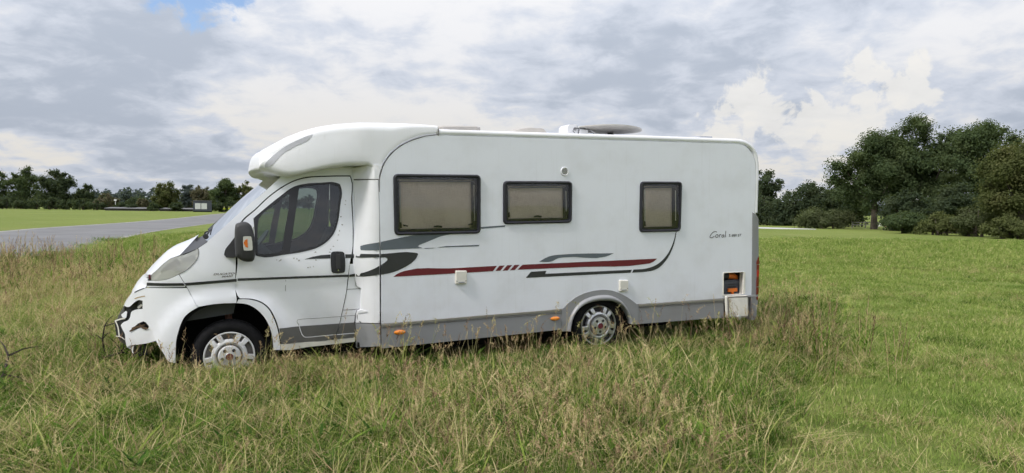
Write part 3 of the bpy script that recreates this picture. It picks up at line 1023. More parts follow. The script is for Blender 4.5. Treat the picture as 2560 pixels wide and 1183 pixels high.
fu_o = [(1.268,1.867),(1.341,1.880),(1.380,1.886),(1.414,1.891),(1.523,1.878),(1.496,1.808),(1.486,1.742),(1.267,1.750)]
panel('fairing_top', fu_o, Yfair, PLAST, van, grid=.05, thick=.30)
panel('side_fairing_step', [(1.254,0.362),(1.292,0.379),(1.342,0.363),(1.335,0.352),(1.257,0.341)], Yfair, PLAST, van, off=.012, thick=.02, grid=.05)

# ---- overcab (luton) moulding, lofted from cross-sections
top_c = [(0.247,1.897),(0.293,1.974),(0.401,2.077),(0.567,2.166),(0.735,2.231),(0.905,2.280),(1.078,2.312),(1.299,2.333),(1.524,2.338),(1.801,2.336),(2.086,2.322),(2.221,2.310)]
bot_c = [(0.224,1.831),(0.250,1.796),(0.304,1.779),(0.382,1.764),(0.492,1.751),(0.571,1.753),(0.700,1.783),(0.863,1.829),(1.028,1.865),(1.197,1.883),(1.404,1.887)]
arch_c = [(1.412,1.878),(1.491,1.739),(1.508,1.809),(1.545,1.906),(1.618,2.003),(1.728,2.094),(1.865,2.159),(2.004,2.203),(2.135,2.220)]
bx = [p[0] for p in bot_c] + [p[0] for p in arch_c[1:]]
bz = [p[1] for p in bot_c] + [p[1] for p in arch_c[1:]]
tx = [bot_c[0][0] + .004] + [p[0] for p in top_c]
tz = [bot_c[0][1] + .05] + [p[1] for p in top_c]
order = np.argsort(bx)
bx, bz = np.array(bx)[order], np.array(bz)[order]
bz = bz + .065 * np.clip((.66 - bx) / .36, 0, 1) ** 1.3
x_n, x_r = bot_c[0][0] + .045, arch_c[-1][0]
stations = list(x_n + (np.linspace(0, 1, 16) ** 2.0) * .45) + list(np.linspace(x_n + .48, x_r, 36))
rings = []
for x in stations:
    zb = float(np.interp(x, bx, bz))
    zt = float(np.interp(x, tx, tz))
    if x < x_n + .10:                     # rounded nose
        xe = x_n + .10
        te, be = float(np.interp(xe, tx, tz)), float(np.interp(xe, bx, bz))
        zmid = be + (te - be) * .20
        k_ = math.sqrt(max(0.0, 1 - (1 - (x - x_n) / .10) ** 2))
        zt, zb = zmid + (te - zmid) * k_, zmid + (be - zmid) * k_
    if zt < zb + .004:
        zt = zb + .004
    u = max(0, 1.35 - x)
    y0 = .012 + .16 * (u / 1.2) ** 2
    nose = max(0.0, 1 - (x - x_n) / .5)
    y0 += .05 * nose ** 3
    H_ = zt - zb
    rb = min(.045 + .05 * nose, H_ * (.3 + .15 * nose))
    rtp = min(.10, H_ * .32)
    bulge = .06 * nose
    pts = []
    for s in (0.0, .35, .7, .9):
        pts.append((HALF + (y0 + rb * 1.6 - HALF) * s, zb + (.03 * nose - .012) * (1 - s) * min(1, H_ / .1)))
    for k in range(6):
        a = math.pi / 2 * k / 5
        pts.append((y0 + rb - rb * math.sin(a), zb + rb - rb * math.cos(a)))
    zs0, zs1 = zb + rb, zt - rtp
    for s in (.25, .5, .75):
        pts.append((y0 + .028 * s ** 2 * min(1, u / .3 + .15), zs0 + (zs1 - zs0) * s))
    lean = .028 * min(1, u / .3 + .15)
    for k in range(8):
        a = math.pi / 2 * k / 7
        pts.append((y0 + lean + rtp * 1.25 * (1 - math.cos(a)), zt - rtp + rtp * math.sin(a)))
    yl = pts[-1][0]
    for s in (.33, .66, 1.0):
        pts.append((yl + (HALF - yl) * s, zt + .018 * s * min(1, H_ / .12)))
    ring = []
    for (y, z) in pts:
        c_ = 1 - ((HALF - y) / (HALF - y0)) ** 2 if HALF > y0 else 1
        ring.append((x + bulge * (1 - max(0, c_)), y, z))
    for (y, z) in pts[-2:0:-1]:
        c_ = 1 - ((HALF - y) / (HALF - y0)) ** 2
        ring.append((x + bulge * (1 - max(0, c_)), 2 * HALF - y, z))
    rings.append(ring)
lut = MB().ring_loft(rings, True, False).build('overcab', PLAST, van, True, 60)
bvh = BVHTree.FromPolygons([v.co for v in lut.data.vertices], [tuple(p.vertices) for p in lut.data.polygons])


def Ylut(x, z):
    h = bvh.ray_cast(Vector((x, -3, z)), Vector((0, 1, 0)))
    return h[0].y if h[0] is not None else .3


sc_o = [(0.837,2.193),(0.792,2.135),(0.731,2.099),(0.674,2.073),(0.618,2.040),(0.561,2.005),(0.529,1.977),(0.496,1.939),(0.464,1.902),(0.440,1.876),(0.416,1.864),(0.385,1.859),(0.376,1.876),(0.386,1.901),(0.410,1.931),(0.482,1.998),(0.579,2.072),(0.692,2.132),(0.773,2.170)]
panel('overcab_eyebrow', sc_o, Ylut, SCALLOP, lut, off=.004, thick=.012, grid=.03)
ribbon('seam', [(1.487,1.609),(1.490,1.686),(1.492,1.739),(1.510,1.809),(1.547,1.904),(1.620,2.002),(1.729,2.092),(1.867,2.157),(2.006,2.201),(2.135,2.218)], .006, lambda x, z: -.001, GROOVE, van, .002, 4)
ribbon('seam', [(1.266,1.746),(1.485,1.736)], .006, Yfair, GROOVE, van, .002, 2)

# ---- body behind: side wall with its openings
W1 = [(1.635,1.797),(2.611,1.793),(2.601,1.146),(1.636,1.152)]
W2 = [(2.875,1.727),(3.742,1.725),(3.732,1.241),(2.869,1.240)]
W3 = [(4.668,1.725),(5.280,1.725),(5.258,1.102),(4.652,1.106)]
HAT = [(5.932,0.546),(6.246,0.545),(6.239,0.260),(5.931,0.264)]
wall_o = [(2.129,2.213),(1.999,2.196),(1.860,2.153),(1.723,2.088),(1.618,1.998),(1.546,1.901),(1.510,1.806),(1.492,1.736),(1.486,1.609),(1.490,0.758),(1.480,0.229),(3.367,0.241),(3.658,0.244),(3.894,0.317),(4.135,0.335),(4.394,0.296),(4.613,0.219),(4.631,0.230),(5.918,0.222),(6.398,0.219),(6.431,1.278),(6.448,1.749),(6.440,1.958),(6.406,2.072),(6.326,2.154),(6.241,2.198),(6.152,2.213),(4.810,2.214),(3.281,2.211),(2.131,2.213)]
holes = [inset(rrect(W, .05), .02) for W in (W1, W2, W3)] + [rrect(HAT, .02)]
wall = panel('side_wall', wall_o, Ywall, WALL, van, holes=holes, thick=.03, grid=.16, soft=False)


def hab_window(name, Wc, latch=True):
    root = empty(name)
    root.parent = van
    outer = rrect(Wc, .055)
    i1 = inset(outer, .030)
    i2 = inset(outer, .048)
    fr = MB()
    loops = [[(x, -.001, z) for x, z in outer], [(x, -.016, z) for x, z in inset(outer, .004)], [(x, -.024, z) for x, z in inset(outer, .016)],
             [(x, -.020, z) for x, z in i1], [(x, -.010, z) for x, z in inset(outer, .034)], [(x, -.012, z) for x, z in i2],
             [(x, .004, z) for x, z in inset(outer, .052)], [(x, .06, z) for x, z in inset(outer, .054)]]
    fr.ring_loft(loops)
    fr.build('frame', FRAME, root, True, 30)
    c_ = Wc
    x0, x1 = max(c_[0][0], c_[3][0]), min(c_[1][0], c_[2][0])
    z0, z1 = max(c_[2][1], c_[3][1]), min(c_[0][1], c_[1][1])
    def bulge_(x, z):
        u_, v_ = (2 * x - x0 - x1) / (x1 - x0), (2 * z - z0 - z1) / (z1 - z0)
        return -.006 - .016 * max(0, 1 - u_ ** 4) * max(0, 1 - v_ ** 4)
    panel('pane', inset(outer, .046), bulge_, ACRYL, root, thick=0, grid=.06)
    bl = MB()
    # the drawn blind hangs slightly bowed
    nx = 14
    vs, fs = [], []
    for i in range(nx + 1):
        for j in range(9):
            x = x0 + .03 + (x1 - x0 - .06) * i / nx
            z = z0 + .03 + (z1 - z0 - .06) * j / 8
            vs.append((x, .055 - .006 * math.sin(i * 2.1) * math.sin(j * .9), z))
    for i in range(nx):
        for j in range(8):
            a = i * 9 + j
            fs.append((a, a + 9, a + 10, a + 1))
    bl.add(vs, fs)
    bl.build('blind', BLIND, root)
    # dark inner reveal left and right, top rail catching light, stays, latch
    rv = MB()
    rv.box(x0 + .045, x0 + .066, .012, .05, z0 + .05, z1 - .06)
    rv.box(x1 - .088, x1 - .045, .012, .05, z0 + .05, z1 - .06)
    rv.box(x0 + .05, x1 - .05, .012, .05, z0 + .045, z0 + .062)
    rv.build('reveal', FRAME, root, False)
    tr_ = MB()
    tr_.tube([(x0 + .060, .002, z1 - .096), (x0 + .068, .0, z1 - .078), (x0 + .09, .0, z1 - .072), (x1 - .09, .0, z1 - .072), (x1 - .068, .0, z1 - .078), (x1 - .060, .002, z1 - .096)], .007, 6)
    tr_.build('pane_edge', mat('pane_edge_grey', (.16, .16, .165), .3), root)
    for xs in (x0 + .072, x1 - .068):
        st = MB()
        st.tube([(xs, .006, z1 - .11), (xs + .003, .006, z0 + .13)], .0065, 6)
        st.build('stay', SILVER, root)
        kn = MB()
        kn.tube([(xs, .004, z0 + .135), (xs, .004, z0 + .075)], [.008, .013], 6)
        kn.build('stay_knob', BLACK, root)
    if latch:
        la = MB()
        xm = (x0 + x1) / 2
        la.tube([(xm - .05, .0, z0 + .082), (xm - .01, -.004, z0 + .086), (xm + .04, .0, z0 + .078)], [.008, .012, .011], 6)
        la.build('latch', BLACK, root)
    return root


hw = hab_window('large_window', W1)
la = MB()
for xs, d in ((W1[0][0] + .10, 1), (W1[1][0] - .10, -1)):
    la.tube([(xs, .0, W1[2][1] + .11), (xs + .05 * d, -.003, W1[2][1] + .10)], [.010, .008], 6)
la.build('latch', BLACK, hw)
hab_window('middle_window', W2)
hab_window('small_window', W3, False)

# ---- decals on the wall
dec = lambda pts, m_, g=.2: panel('stripe', pts, Ywall, m_, wall, off=.002, thick=0, grid=g)
dec([(1.491,1.088),(1.672,1.121),(1.883,1.151),(2.074,1.153),(2.275,1.151),(2.146,1.128),(2.025,1.085),(1.953,1.059),(1.905,1.042),(1.888,1.031),(1.904,1.021),(2.206,1.020),(2.588,1.022),(2.577,1.007),(1.904,1.008),(1.716,1.006),(1.490,1.003)], D_BLUE)
dec([(2.605,1.218),(2.902,1.232),(2.889,1.214),(2.605,1.198)], D_BLUE)
dec([(1.489,0.961),(1.856,0.962),(1.882,0.956),(1.889,0.941),(1.867,0.900),(1.819,0.856),(1.724,0.803),(1.607,0.762),(1.485,0.744),(1.487,0.845),(1.518,0.863),(1.557,0.893),(1.559,0.910),(1.542,0.921),(1.488,0.922)], D_DARK)
dec([(1.618,0.716),(1.644,0.735),(1.677,0.753),(1.738,0.772),(2.263,0.777),(2.791,0.781),(2.742,0.723),(2.140,0.718)], D_RED)
dec([(2.821,0.781),(2.883,0.781),(2.830,0.725),(2.771,0.724)], D_RED)
dec([(2.916,0.782),(2.976,0.782),(2.918,0.722),(2.859,0.723)], D_RED)
dec([(3.005,0.782),(3.067,0.781),(3.004,0.723),(2.948,0.723)], D_RED)
dec([(3.040,0.725),(3.103,0.780),(3.946,0.779),(4.911,0.777),(4.876,0.751),(4.821,0.727),(4.743,0.717),(3.873,0.720)], D_RED)
dec([(3.310,0.803),(3.361,0.831),(3.409,0.852),(3.492,0.871),(3.590,0.876),(4.300,0.866),(4.188,0.831),(3.632,0.843),(3.548,0.834),(3.471,0.803)], D_BLUE)
dec([(3.142,0.628),(3.206,0.695),(3.401,0.697),(3.387,0.663),(3.945,0.659),(4.549,0.656),(4.529,0.621),(3.729,0.625)], D_DARK)
dec([(4.554,0.621),(4.572,0.657),(4.743,0.660),(4.852,0.682),(4.908,0.703),(4.963,0.734),(5.019,0.778),(5.062,0.820),(5.107,0.885),(5.143,0.952),(5.172,1.032),(5.190,1.101),(5.201,1.100),(5.182,1.012),(5.156,0.932),(5.120,0.855),(5.075,0.786),(5.037,0.741),(4.995,0.702),(4.947,0.668),(4.900,0.646),(4.844,0.631),(4.789,0.624)], D_DARK)
# lettering
cw = [[(5.821,1.079),(5.804,1.088),(5.773,1.086),(5.744,1.065),(5.719,1.038),(5.712,1.019),(5.732,1.011),(5.761,1.017),(5.783,1.028)],
      [(5.821,1.049),(5.807,1.042),(5.801,1.024),(5.814,1.013),(5.835,1.018),(5.842,1.034),(5.831,1.047),(5.821,1.049)],
      [(5.859,1.048),(5.862,1.031),(5.859,1.012)], [(5.860,1.034),(5.872,1.045),(5.890,1.047)],
      [(5.931,1.043),(5.910,1.041),(5.900,1.024),(5.910,1.013),(5.928,1.021),(5.935,1.043),(5.933,1.023),(5.942,1.011)],
      [(5.965,1.092),(5.959,1.045),(5.962,1.012)]]
for L in cw:
    ribbon('lettering', L, .0105, Ywall, D_TXT, wall, .002, 5)
lettering('lettering', 'S 680 ST', *[(6.014,1.014),(6.218,1.014)], .036, D_TXT, wall, Ywall, 0.0, .025, off=.002)
# stains below hatches, windows
# round vent
vx, vz = (3.646,1.837)
vent = MB()
vent.lathe_y([(.052, .0), (.052, -.006), (.047, -.010), (.040, -.008), (.038, -.003), (.001, -.003)], 28, vx, vz)
vo = vent.build('round_vent', PLAST, van)
for k in range(-4, 5):
    sl = MB()
    hw_ = math.sqrt(max(0, .036 ** 2 - (k * .008) ** 2))
    sl.box(vx - hw_, vx + hw_, -.0065, -.0025, vz + k * .008 - .0016, vz + k * .008 + .0016)
    sl.build('vent_slot', GROOVE, vo, False)


def service_box(c):
    o = rrect(c, .012)
    lid = MB().ring_loft([[(x, .0, z) for x, z in o], [(x, -.022, z) for x, z in o], [(x, -.030, z) for x, z in inset(o, .008)]], False, True)
    b = lid.build('service_flap', CREAM, van, True, 30)
    x0, z0 = c[3]
    x1, z1 = c[2]
    hh = MB()
    hh.box(x0 + .03, x1 - .03, -.036, -.0305, z0 - .004 + .012, z0 + .022)
    hh.build('flap_catch', GREYL, b, False)
    for q in (x0 + .012, x1 - .012):
        s_ = MB().lathe_y([(.0005, -.033), (.005, -.033), (.006, -.030)], 8, q, z0 + .03)
        s_.build('screw', GROOVE, b)


service_box([(2.300,0.751),(2.430,0.745),(2.426,0.601),(2.298,0.605)])
service_box([(4.365,0.539),(4.487,0.532),(4.484,0.399),(4.364,0.403)])

# ---- grey skirt with its ribbed upper trim
s1 = [(1.482,0.219),(3.594,0.237),(3.592,0.003),(3.365,-0.003),(1.477,-0.031)]
s2 = [(4.635,0.221),(5.928,0.214),(5.935,-0.032),(5.702,-0.024),(4.635,-0.014)]
for s_, t0, t1 in ((s1, None, None), (s2, None, None)):
    sk = panel('skirt', s_, Ywall, GREY, van, off=.004, thick=.05, grid=.2)
for ln, wd, dy, m_ in ((([(1.482,0.211),(2.583,0.224),(3.583,0.226)]), .030, .010, OLIVE), (([(4.638,0.212),(5.254,0.209),(5.925,0.202)]), .030, .010, OLIVE),
                       (([(1.481,0.185),(2.582,0.197),(3.583,0.194)]), .006, .006, GROOVE), (([(4.638,0.187),(5.254,0.183),(5.925,0.173)]), .006, .006, GROOVE)):
    L = spline(ln, False, 6)
    verts, faces = [], []
    for (x, z) in L:
        for (y_, dz) in ((-.004, -wd / 2), (-.004 - dy, -wd / 2 + .004), (-.004 - dy, wd / 2 - .004), (-.004, wd / 2)):
            verts.append((x, y_, z + dz))
    for i in range(len(L) - 1):
        for k in range(3):
            a = i * 4 + k
            faces.append((a, a + 4, a + 5, a + 1))
    link('skirt_trim', mesh_from('skirt_trim', verts, faces, True, 30), m_, van)
# wheel arch trim
arch_out = [(3.591,-0.021),(3.593,0.231),(3.683,0.308),(3.782,0.368),(3.920,0.415),(4.059,0.434),(4.187,0.432),(4.303,0.408),(4.434,0.351),(4.539,0.287),(4.635,0.214),(4.635,-0.016),(4.545,-0.009)]
lip_o = spline([(3.662,-0.021),(3.668,0.039),(3.694,0.131),(3.756,0.237),(3.856,0.319),(3.982,0.361),(4.135,0.374),(4.264,0.355),(4.394,0.285),(4.486,0.165),(4.536,0.035),(4.541,-0.002)], False, 3)
lip_i = spline([(3.699,-0.024),(3.712,0.052),(3.743,0.149),(3.818,0.233),(3.919,0.282),(4.058,0.306),(4.212,0.299),(4.342,0.266),(4.433,0.191),(4.496,0.095),(4.515,0.025),(4.517,-0.000)], False, 3)
panel('arch_trim', arch_out + lip_o[::-1], Ywall, GREY, van, off=.010, thick=.04, grid=.08)
lp = MB()
ringsl = []
n_l = len(lip_o)
for a, b in zip(lip_o, lip_i):
    r_ = []
    for t_, y_ in ((0, -.010), (.10, -.030), (.3, -.044), (.6, -.046), (.85, -.036), (1.0, -.015), (1.0, .06)):
        r_.append((a[0] + (b[0] - a[0]) * t_, y_, a[1] + (b[1] - a[1]) * t_))
    ringsl.append(r_)
lp.ring_loft(ringsl, closed=False)
lp.build('arch_lip', GREYL, van, True, 60)


def liner(curve, y0, y1, name='wheel_well'):
    m_ = MB()
    pts = [(curve[0][0], curve[0][1] - .12)] + list(curve) + [(curve[-1][0], curve[-1][1] - .12)]
    m_.ring_loft([[(x, y, z) for x, z in pts] for y in (y0, y1)], closed=False)
    m_.add([(x, y1, z) for x, z in pts], [tuple(range(len(pts)))])
    m_.build(name, DARK, van, False)


liner(lip_i, .03, .50)
f_in = spline([(-0.477,-0.018),(-0.465,0.189),(-0.430,0.325),(-0.365,0.425),(-0.277,0.498),(-0.175,0.518),(-0.048,0.525),(0.080,0.522),(0.177,0.504),(0.274,0.436),(0.354,0.324),(0.401,0.177),(0.411,0.023)], False, 3)
liner(f_in, .14, .60)
st_ = MB()
sx_, sz_ = (0.006,0.471)
st_.tube([(sx_, .42, sz_ + .05), (sx_, .40, sz_ - .25)], .035, 10)
st_.build('suspension_strut', RUST, van)

# side marker lamps
for (mx, mz), rr_ in zip([(1.675,0.125),(3.505,0.137)], (.055, .052)):
    mk = MB()
    prof = [(rr_ * 1.12, -.004), (rr_ * 1.12, -.012), (rr_, -.014), (rr_ * .8, -.024), (rr_ * .4, -.029), (.001, -.030)]
    vs, fs = [], []
    n_ = 24
    for (r_, y_) in prof:
        for k in range(n_):
            a = 2 * math.pi * k / n_
            vs.append((mx + r_ * math.cos(a), y_, mz + r_ * .42 * math.sin(a)))
    for i in range(len(prof) - 1):
        for k in range(n_):
            k2 = (k + 1) % n_
            fs.append((i * n_ + k, i * n_ + k2, (i + 1) * n_ + k2, (i + 1) * n_ + k))
    mk.add(vs, fs)
    mk.build('side_marker', AMBER, van)

# ---- roof rail, roof, far walls
rail = [(2.136,2.245),(3.281,2.244),(4.810,2.249),(6.152,2.245)]
crn = spline([(6.152,2.245),(6.267,2.230),(6.366,2.186),(6.439,2.114),(6.473,2.011),(6.480,1.854),(6.472,1.592),(6.464,1.319)], False, 4)
path = [(x, .033, z) for x, z in rail[:-1]] + [(x, .033, z) for x, z in crn]
rr = MB().tube(path, .036, 12)
rr.build('roof_rail', PLAST, van)
path2 = [(x, 2 * HALF - .033, z) for x, y, z in path]
MB().tube(path2, .036, 10).build('roof_rail', PLAST, van)
jx, jz = rail[0]
MB().box(jx - .004, jx + .004, -.005, .06, jz - .037, jz + .037).build('rail_joint', GROOVE, van, False)
roof_prof = [(x, z + .028) for x, z in rail[:-1]] + [(x + .022, z + .012) for x, z in crn]
rf = MB()
rf.ring_loft([[(x, y, z + dz) for x, z in roof_prof] for y, dz in ((.035, 0), (.5, .006), (1.15, .012), (1.8, .006), (2.265, 0))], closed=False)
rf.build('roof', PLAST, van, True, 50)
rw = MB()
rx, rz = crn[-1]
rw.box(rx - .02, rx + .024, .034, 2.266, .05, rz + .05)
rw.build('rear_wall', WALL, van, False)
fwl = MB()
fwl.box(1.5, rx - .02, 2.27, 2.30, .20, 2.23)
fwl.box(1.5, rx - .02, 2.275, 2.305, -.02, .20)
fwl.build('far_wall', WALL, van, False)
un = MB()
un.box(1.25, rx - .05, .12, 2.2, -.02, .03)
un.box(1.27, 1.5, .34, 1.96, .03, 1.75)
un.box(.5, 1.3, .35, 1.95, -.10, .05)
un.box(2.0, 2.9, .35, 1.0, -.16, -.02)
un.box(4.6, 5.5, .6, 1.8, -.18, -.02)
un.build('underfloor', DARK, van, False)
ax = MB()
ax.tube([(0, .25, -.02), (0, 2.05, -.02)], .045, 8)
ax.tube([(4.10, .2, -.0), (4.10, 2.1, -.0)], .05, 8)
ax.build('axle', DARK, van)

# rear corner column with the lamp cluster
rc_o = [(6.394,1.325),(6.444,1.298),(6.505,1.240),(6.512,0.748),(6.511,0.430),(6.493,0.112),(6.447,-0.098),(6.387,-0.094),(6.390,0.436)]
rc = panel('rear_corner', rc_o, lambda x, z: -.006 + .3 * max(0, x - 6.47), GREY, van, thick=.12, grid=.08)
rb_ = MB()
rb_.box(rx + .03, rx + .06, .05, 2.25, -.06, 1.24)
rb_.build('rear_panel', GREY, van, False)
for pts, m_ in (([(6.468,0.663),(6.506,0.742),(6.522,0.698),(6.523,0.642),(6.472,0.638)], REDL), ([(6.476,0.632),(6.523,0.636),(6.523,0.561),(6.473,0.564)], REDL), ([(6.476,0.561),(6.523,0.559),(6.519,0.474),(6.480,0.476)], REDB), ([(6.474,0.474),(6.519,0.472),(6.515,0.344),(6.468,0.340)], REDL), ([(6.468,0.335),(6.515,0.338),(6.507,0.238),(6.466,0.238)], REDL), ([(6.466,0.203),(6.502,0.214),(6.495,0.167),(6.479,0.163)], REDL)):
    t_ = panel('tail_lamp', pts, lambda x, z: -.012 + .3 * max(0, x - 6.47), m_, van, thick=.08, grid=.05)

# ---- open locker with the flap hanging down
jb = rrect(HAT, .02)
bxm = MB()
bxm.ring_loft([[(x, .0, z) for x, z in jb], [(x, .06, z) for x, z in jb]])
bxm.build('locker_jamb', CREAM, van, False)
bx2 = MB()
jb2 = inset(jb, -.03)
bx2.ring_loft([[(x, .06, z) for x, z in jb2], [(x, .62, z) for x, z in jb2]], False, True)
bx2.build('locker_box', mat('locker_dark', (.05, .035, .03), .8), van, False)
of = rrect([(5.917,0.560),(6.283,0.548),(6.280,0.255),(5.915,0.251)], .02)
lf = MB().ring_loft([[(x, -.001, z) for x, z in of], [(x, -.010, z) for x, z in inset(of, .003)], [(x, -.010, z) for x, z in inset(jb, -.004)], [(x, .0, z) for x, z in jb]] if len(of) == len(jb) else [])
lf.build('locker_frame', CREAM, van, True, 30)
fdo = rrect([(5.933,0.254),(6.302,0.244),(6.304,-0.046),(5.949,-0.030)], .02)
fdr = empty('locker_flap')
fdr.parent = van
fl_ = MB().ring_loft([[(x, -.018, z) for x, z in fdo], [(x, -.046, z) for x, z in fdo], [(x, -.050, z) for x, z in inset(fdo, .004)]], True, True)
fl_.build('flap_board', CREAM, fdr, True, 30)
fi = rrect([(5.955,0.247),(6.292,0.236),(6.293,-0.041),(5.964,-0.025)], .02)
se = MB().ring_loft([[(x, -.0505, z) for x, z in fi], [(x, -.062, z) for x, z in inset(fi, .002)], [(x, -.062, z) for x, z in inset(fi, .008)], [(x, -.0505, z) for x, z in inset(fi, .010)]])
se.build('seal', GROOVE, fdr, True, 30)
fq = rrect(inset([(5.955,0.247),(6.292,0.236),(6.293,-0.041),(5.964,-0.025)], .012), .014)
fin = MB().ring_loft([[(x, -.0505, z) for x, z in fq], [(x, -.060, z) for x, z in inset(fq, .006)]], False, True)
fin.build('inner_face', mat('flap_cream', (.74, .72, .66), .45), fdr, True, 30)
lkx, lkz = (6.126,-0.029)
lkb = MB().lathe_y([(.001, -.085), (.028, -.082), (.034, -.062)], 16, lkx, lkz)
lkb.build('flap_lock', SILVER, fdr)
hg = MB()
hx0, hz0 = (6.305,0.236)
hg.box(hx0 - .05, hx0 + .12, -.05, -.03, hz0 - .015, hz0 + .006)
hg.build('flap_stay', GREYL, fdr, False)

# ---- wheels
def wheel(name, x, z, yf, dirty=False):
    w_ = empty(name, (x, yf, z))
    w_.parent = van
    Rr = .240
    ty = MB().lathe_y([(.232, .20), (.27, .215), (.32, .20), (.343, .17), (.350, .12), (.350, .06), (.343, .022), (.325, -.006), (.295, -.018), (.262, -.014), (.238, .0), (.228, .02)], 56)
    t_ = ty.build('tyre', RUBBER, w_, True, 60)
    tr_ = MB()
    for k in range(56):
        a = 2 * math.pi * (k + .5) / 56
        ca, sa = math.cos(a), math.sin(a)
        b = 2 * math.pi / 56 * .36
        vs = []
        for aa in (a - b, a + b):
            for yy_ in (.03, .085):
                for r_ in (.346, .356):
                    vs.append((r_ * math.cos(aa + (yy_ - .05) * .6), yy_, r_ * math.sin(aa + (yy_ - .05) * .6)))
        tr_.add(vs, [(0, 1, 3, 2), (4, 6, 7, 5), (0, 4, 5, 1), (2, 3, 7, 6), (1, 5, 7, 3)])
    tr_.build('tread', RUBBER, t_, False)
    m_ = DIRTYSILVER if dirty else SILVER
    rim = MB().lathe_y([(Rr * .985, .02), (Rr * 1.0, -.008), (Rr * .975, -.016), (Rr * .94, -.014), (Rr * .92, .004)], 56)
    rim.build('rim_ring', m_, w_)
    bk_ = MB().lathe_y([(Rr * .93, .02), (.09, .05), (.001, .05)], 40)
    bk_.build('brake_backing', GROOVE if dirty else BLACK, w_)
    hub = MB().lathe_y([(Rr * .70, .02), (Rr * .70, -.014), (Rr * .66, -.026), (Rr * .58, -.030), (Rr * .53, -.022), (Rr * .51, -.010)], 56)
    hub.build('cover_ring', m_, w_)
    gr = MB().lathe_y([(Rr * .52, -.009), (Rr * .43, -.012)], 48)
    gr.build('cover_groove', GROOVE, w_)
    disc = MB().lathe_y([(Rr * .445, -.008), (Rr * .44, -.034), (Rr * .41, -.042), (Rr * .16, -.047), (.001, -.047)], 48)
    disc.build('hub_disc', m_, w_)
    em_ = MB().lathe_y([(Rr * .15, -.046), (Rr * .145, -.056), (.001, -.058)], 24)
    e_ = em_.build('hub_emblem', EMBLEM, w_)
    MB().lathe_y([(Rr * .155, -.045), (Rr * .165, -.055), (Rr * .15, -.058), (Rr * .145, -.050)], 24).build('emblem_ring', SILVER, e_)
    for k in range(5):
        a = math.radians(270 + 72 * k)
        hl_ = MB().lathe_y([(Rr * .072, -.044), (Rr * .068, -.0475), (Rr * .066, -.0482), (.001, -.0482)], 18, Rr * .29 * math.cos(a), Rr * .29 * math.sin(a))
        hl_.build('bolt_hole', BLACK, w_)
        for s in (-1, 1):
            sp = MB()
            a2 = math.radians(54 + 72 * k)
            dv = Vector((math.cos(a2), 0, math.sin(a2)))
            tv = Vector((-math.sin(a2), 0, math.cos(a2)))
            rg_ = []
            for r_, y_, o_, hw2 in ((Rr * .56, -.026, .030, .021), (Rr * .75, -.028, .036, .023), (Rr * .95, -.012, .042, .025)):
                c_ = dv * r_ + tv * (s * o_)
                rg_.append([c_ + tv * (-hw2) + Vector((0, .03, 0)), c_ + tv * (-hw2) + Vector((0, y_ + .003, 0)), c_ + tv * (-hw2 + .004) + Vector((0, y_, 0)),
                            c_ + tv * (hw2 - .004) + Vector((0, y_, 0)), c_ + tv * hw2 + Vector((0, y_ + .003, 0)), c_ + tv * hw2 + Vector((0, .03, 0))])
            sp.ring_loft(rg_, True, True)
            sp.build('spoke', m_, w_, True, 30)
    return w_


wheel('front_wheel', 0, 0, .15, True)
wheel('rear_wheel', 4.12, 0, .07)
for xw in (0, 4.12):
    fwh = MB().lathe_y([(.232, 1.98), (.32, 1.98), (.35, 2.03), (.35, 2.12), (.32, 2.16), (.23, 2.15), (.001, 2.14)], 32, xw, 0)
    fwh.build('far_wheel', RUBBER, van)

# ---- roof fittings
def rooflight(name, pts, y0, y1, hgt, material):
    x0, z0 = pts[0]
    x1, z1 = pts[1]
    m_ = MB()
    rings = []
    for s, h in ((1.0, -.05), (1.0, hgt * .55), (.96, hgt * .85), (.86, hgt), (.5, hgt * 1.05)):
        cx_, cy_ = (x0 + x1) / 2, (y0 + y1) / 2
        hx_, hy_ = (x1 - x0) / 2 * s, (y1 - y0) / 2 * s
        zc_ = (z0 + z1) / 2
        rings.append([(cx_ + px_ * hx_, cy_ + py_ * hy_, zc_ + h + (z1 - z0) * px_ / 2) for px_, py_ in ((-1, -.8), (-.8, -1), (.8, -1), (1, -.8), (1, .8), (.8, 1), (-.8, 1), (-1, .8))])
    m_.ring_loft(rings, False, True)
    return m_.build(name, material, van, True, 40)


a_ = [(2.277,2.337),(2.798,2.349)]
rl = rooflight('roof_vent', a_, .45, .95, .034, BEIGE)
for (qx, qz) in [(2.295,2.319),(2.413,2.320),(2.530,2.319)]:
    s_ = MB().box(qx - .018, qx + .018, .445, .46, qz - .007, qz + .007)
    s_.build('vent_slot', BLACK, rl, False)
b_ = [(3.198,2.336),(3.647,2.346)]
m_ = MB()
nx = 12
rings = []
for i in range(nx + 1):
    t = i / nx
    x = b_[0][0] + (b_[1][0] - b_[0][0]) * t
    h = .055 * (min(1, t / .45) ** .7) * (1 if t < .86 else max(0.05, 1 - ((t - .86) / .14) ** 2 * .8))
    zb = b_[0][1] - .03
    rings.append([(x, .45, zb), (x, .48, zb + .02 + h), (x, .7, zb + .04 + h), (x, .92, zb + .02 + h), (x, .95, zb)])
m_.ring_loft(rings, True, True, False)
m_.build('roof_dome', BEIGE, van, True, 50)
d_ = [(5.897,2.343),(6.174,2.347)]
rooflight('roof_hatch', d_, .5, .9, .012, mat('hatch_grey', (.42, .43, .48), .4))
# folded satellite dish
dr = empty('satellite_dish')
dr.parent = van
(x0, z0), (x1, z1), (x2, z2) = [(4.138,2.440),(5.091,2.409),(4.589,2.452)]
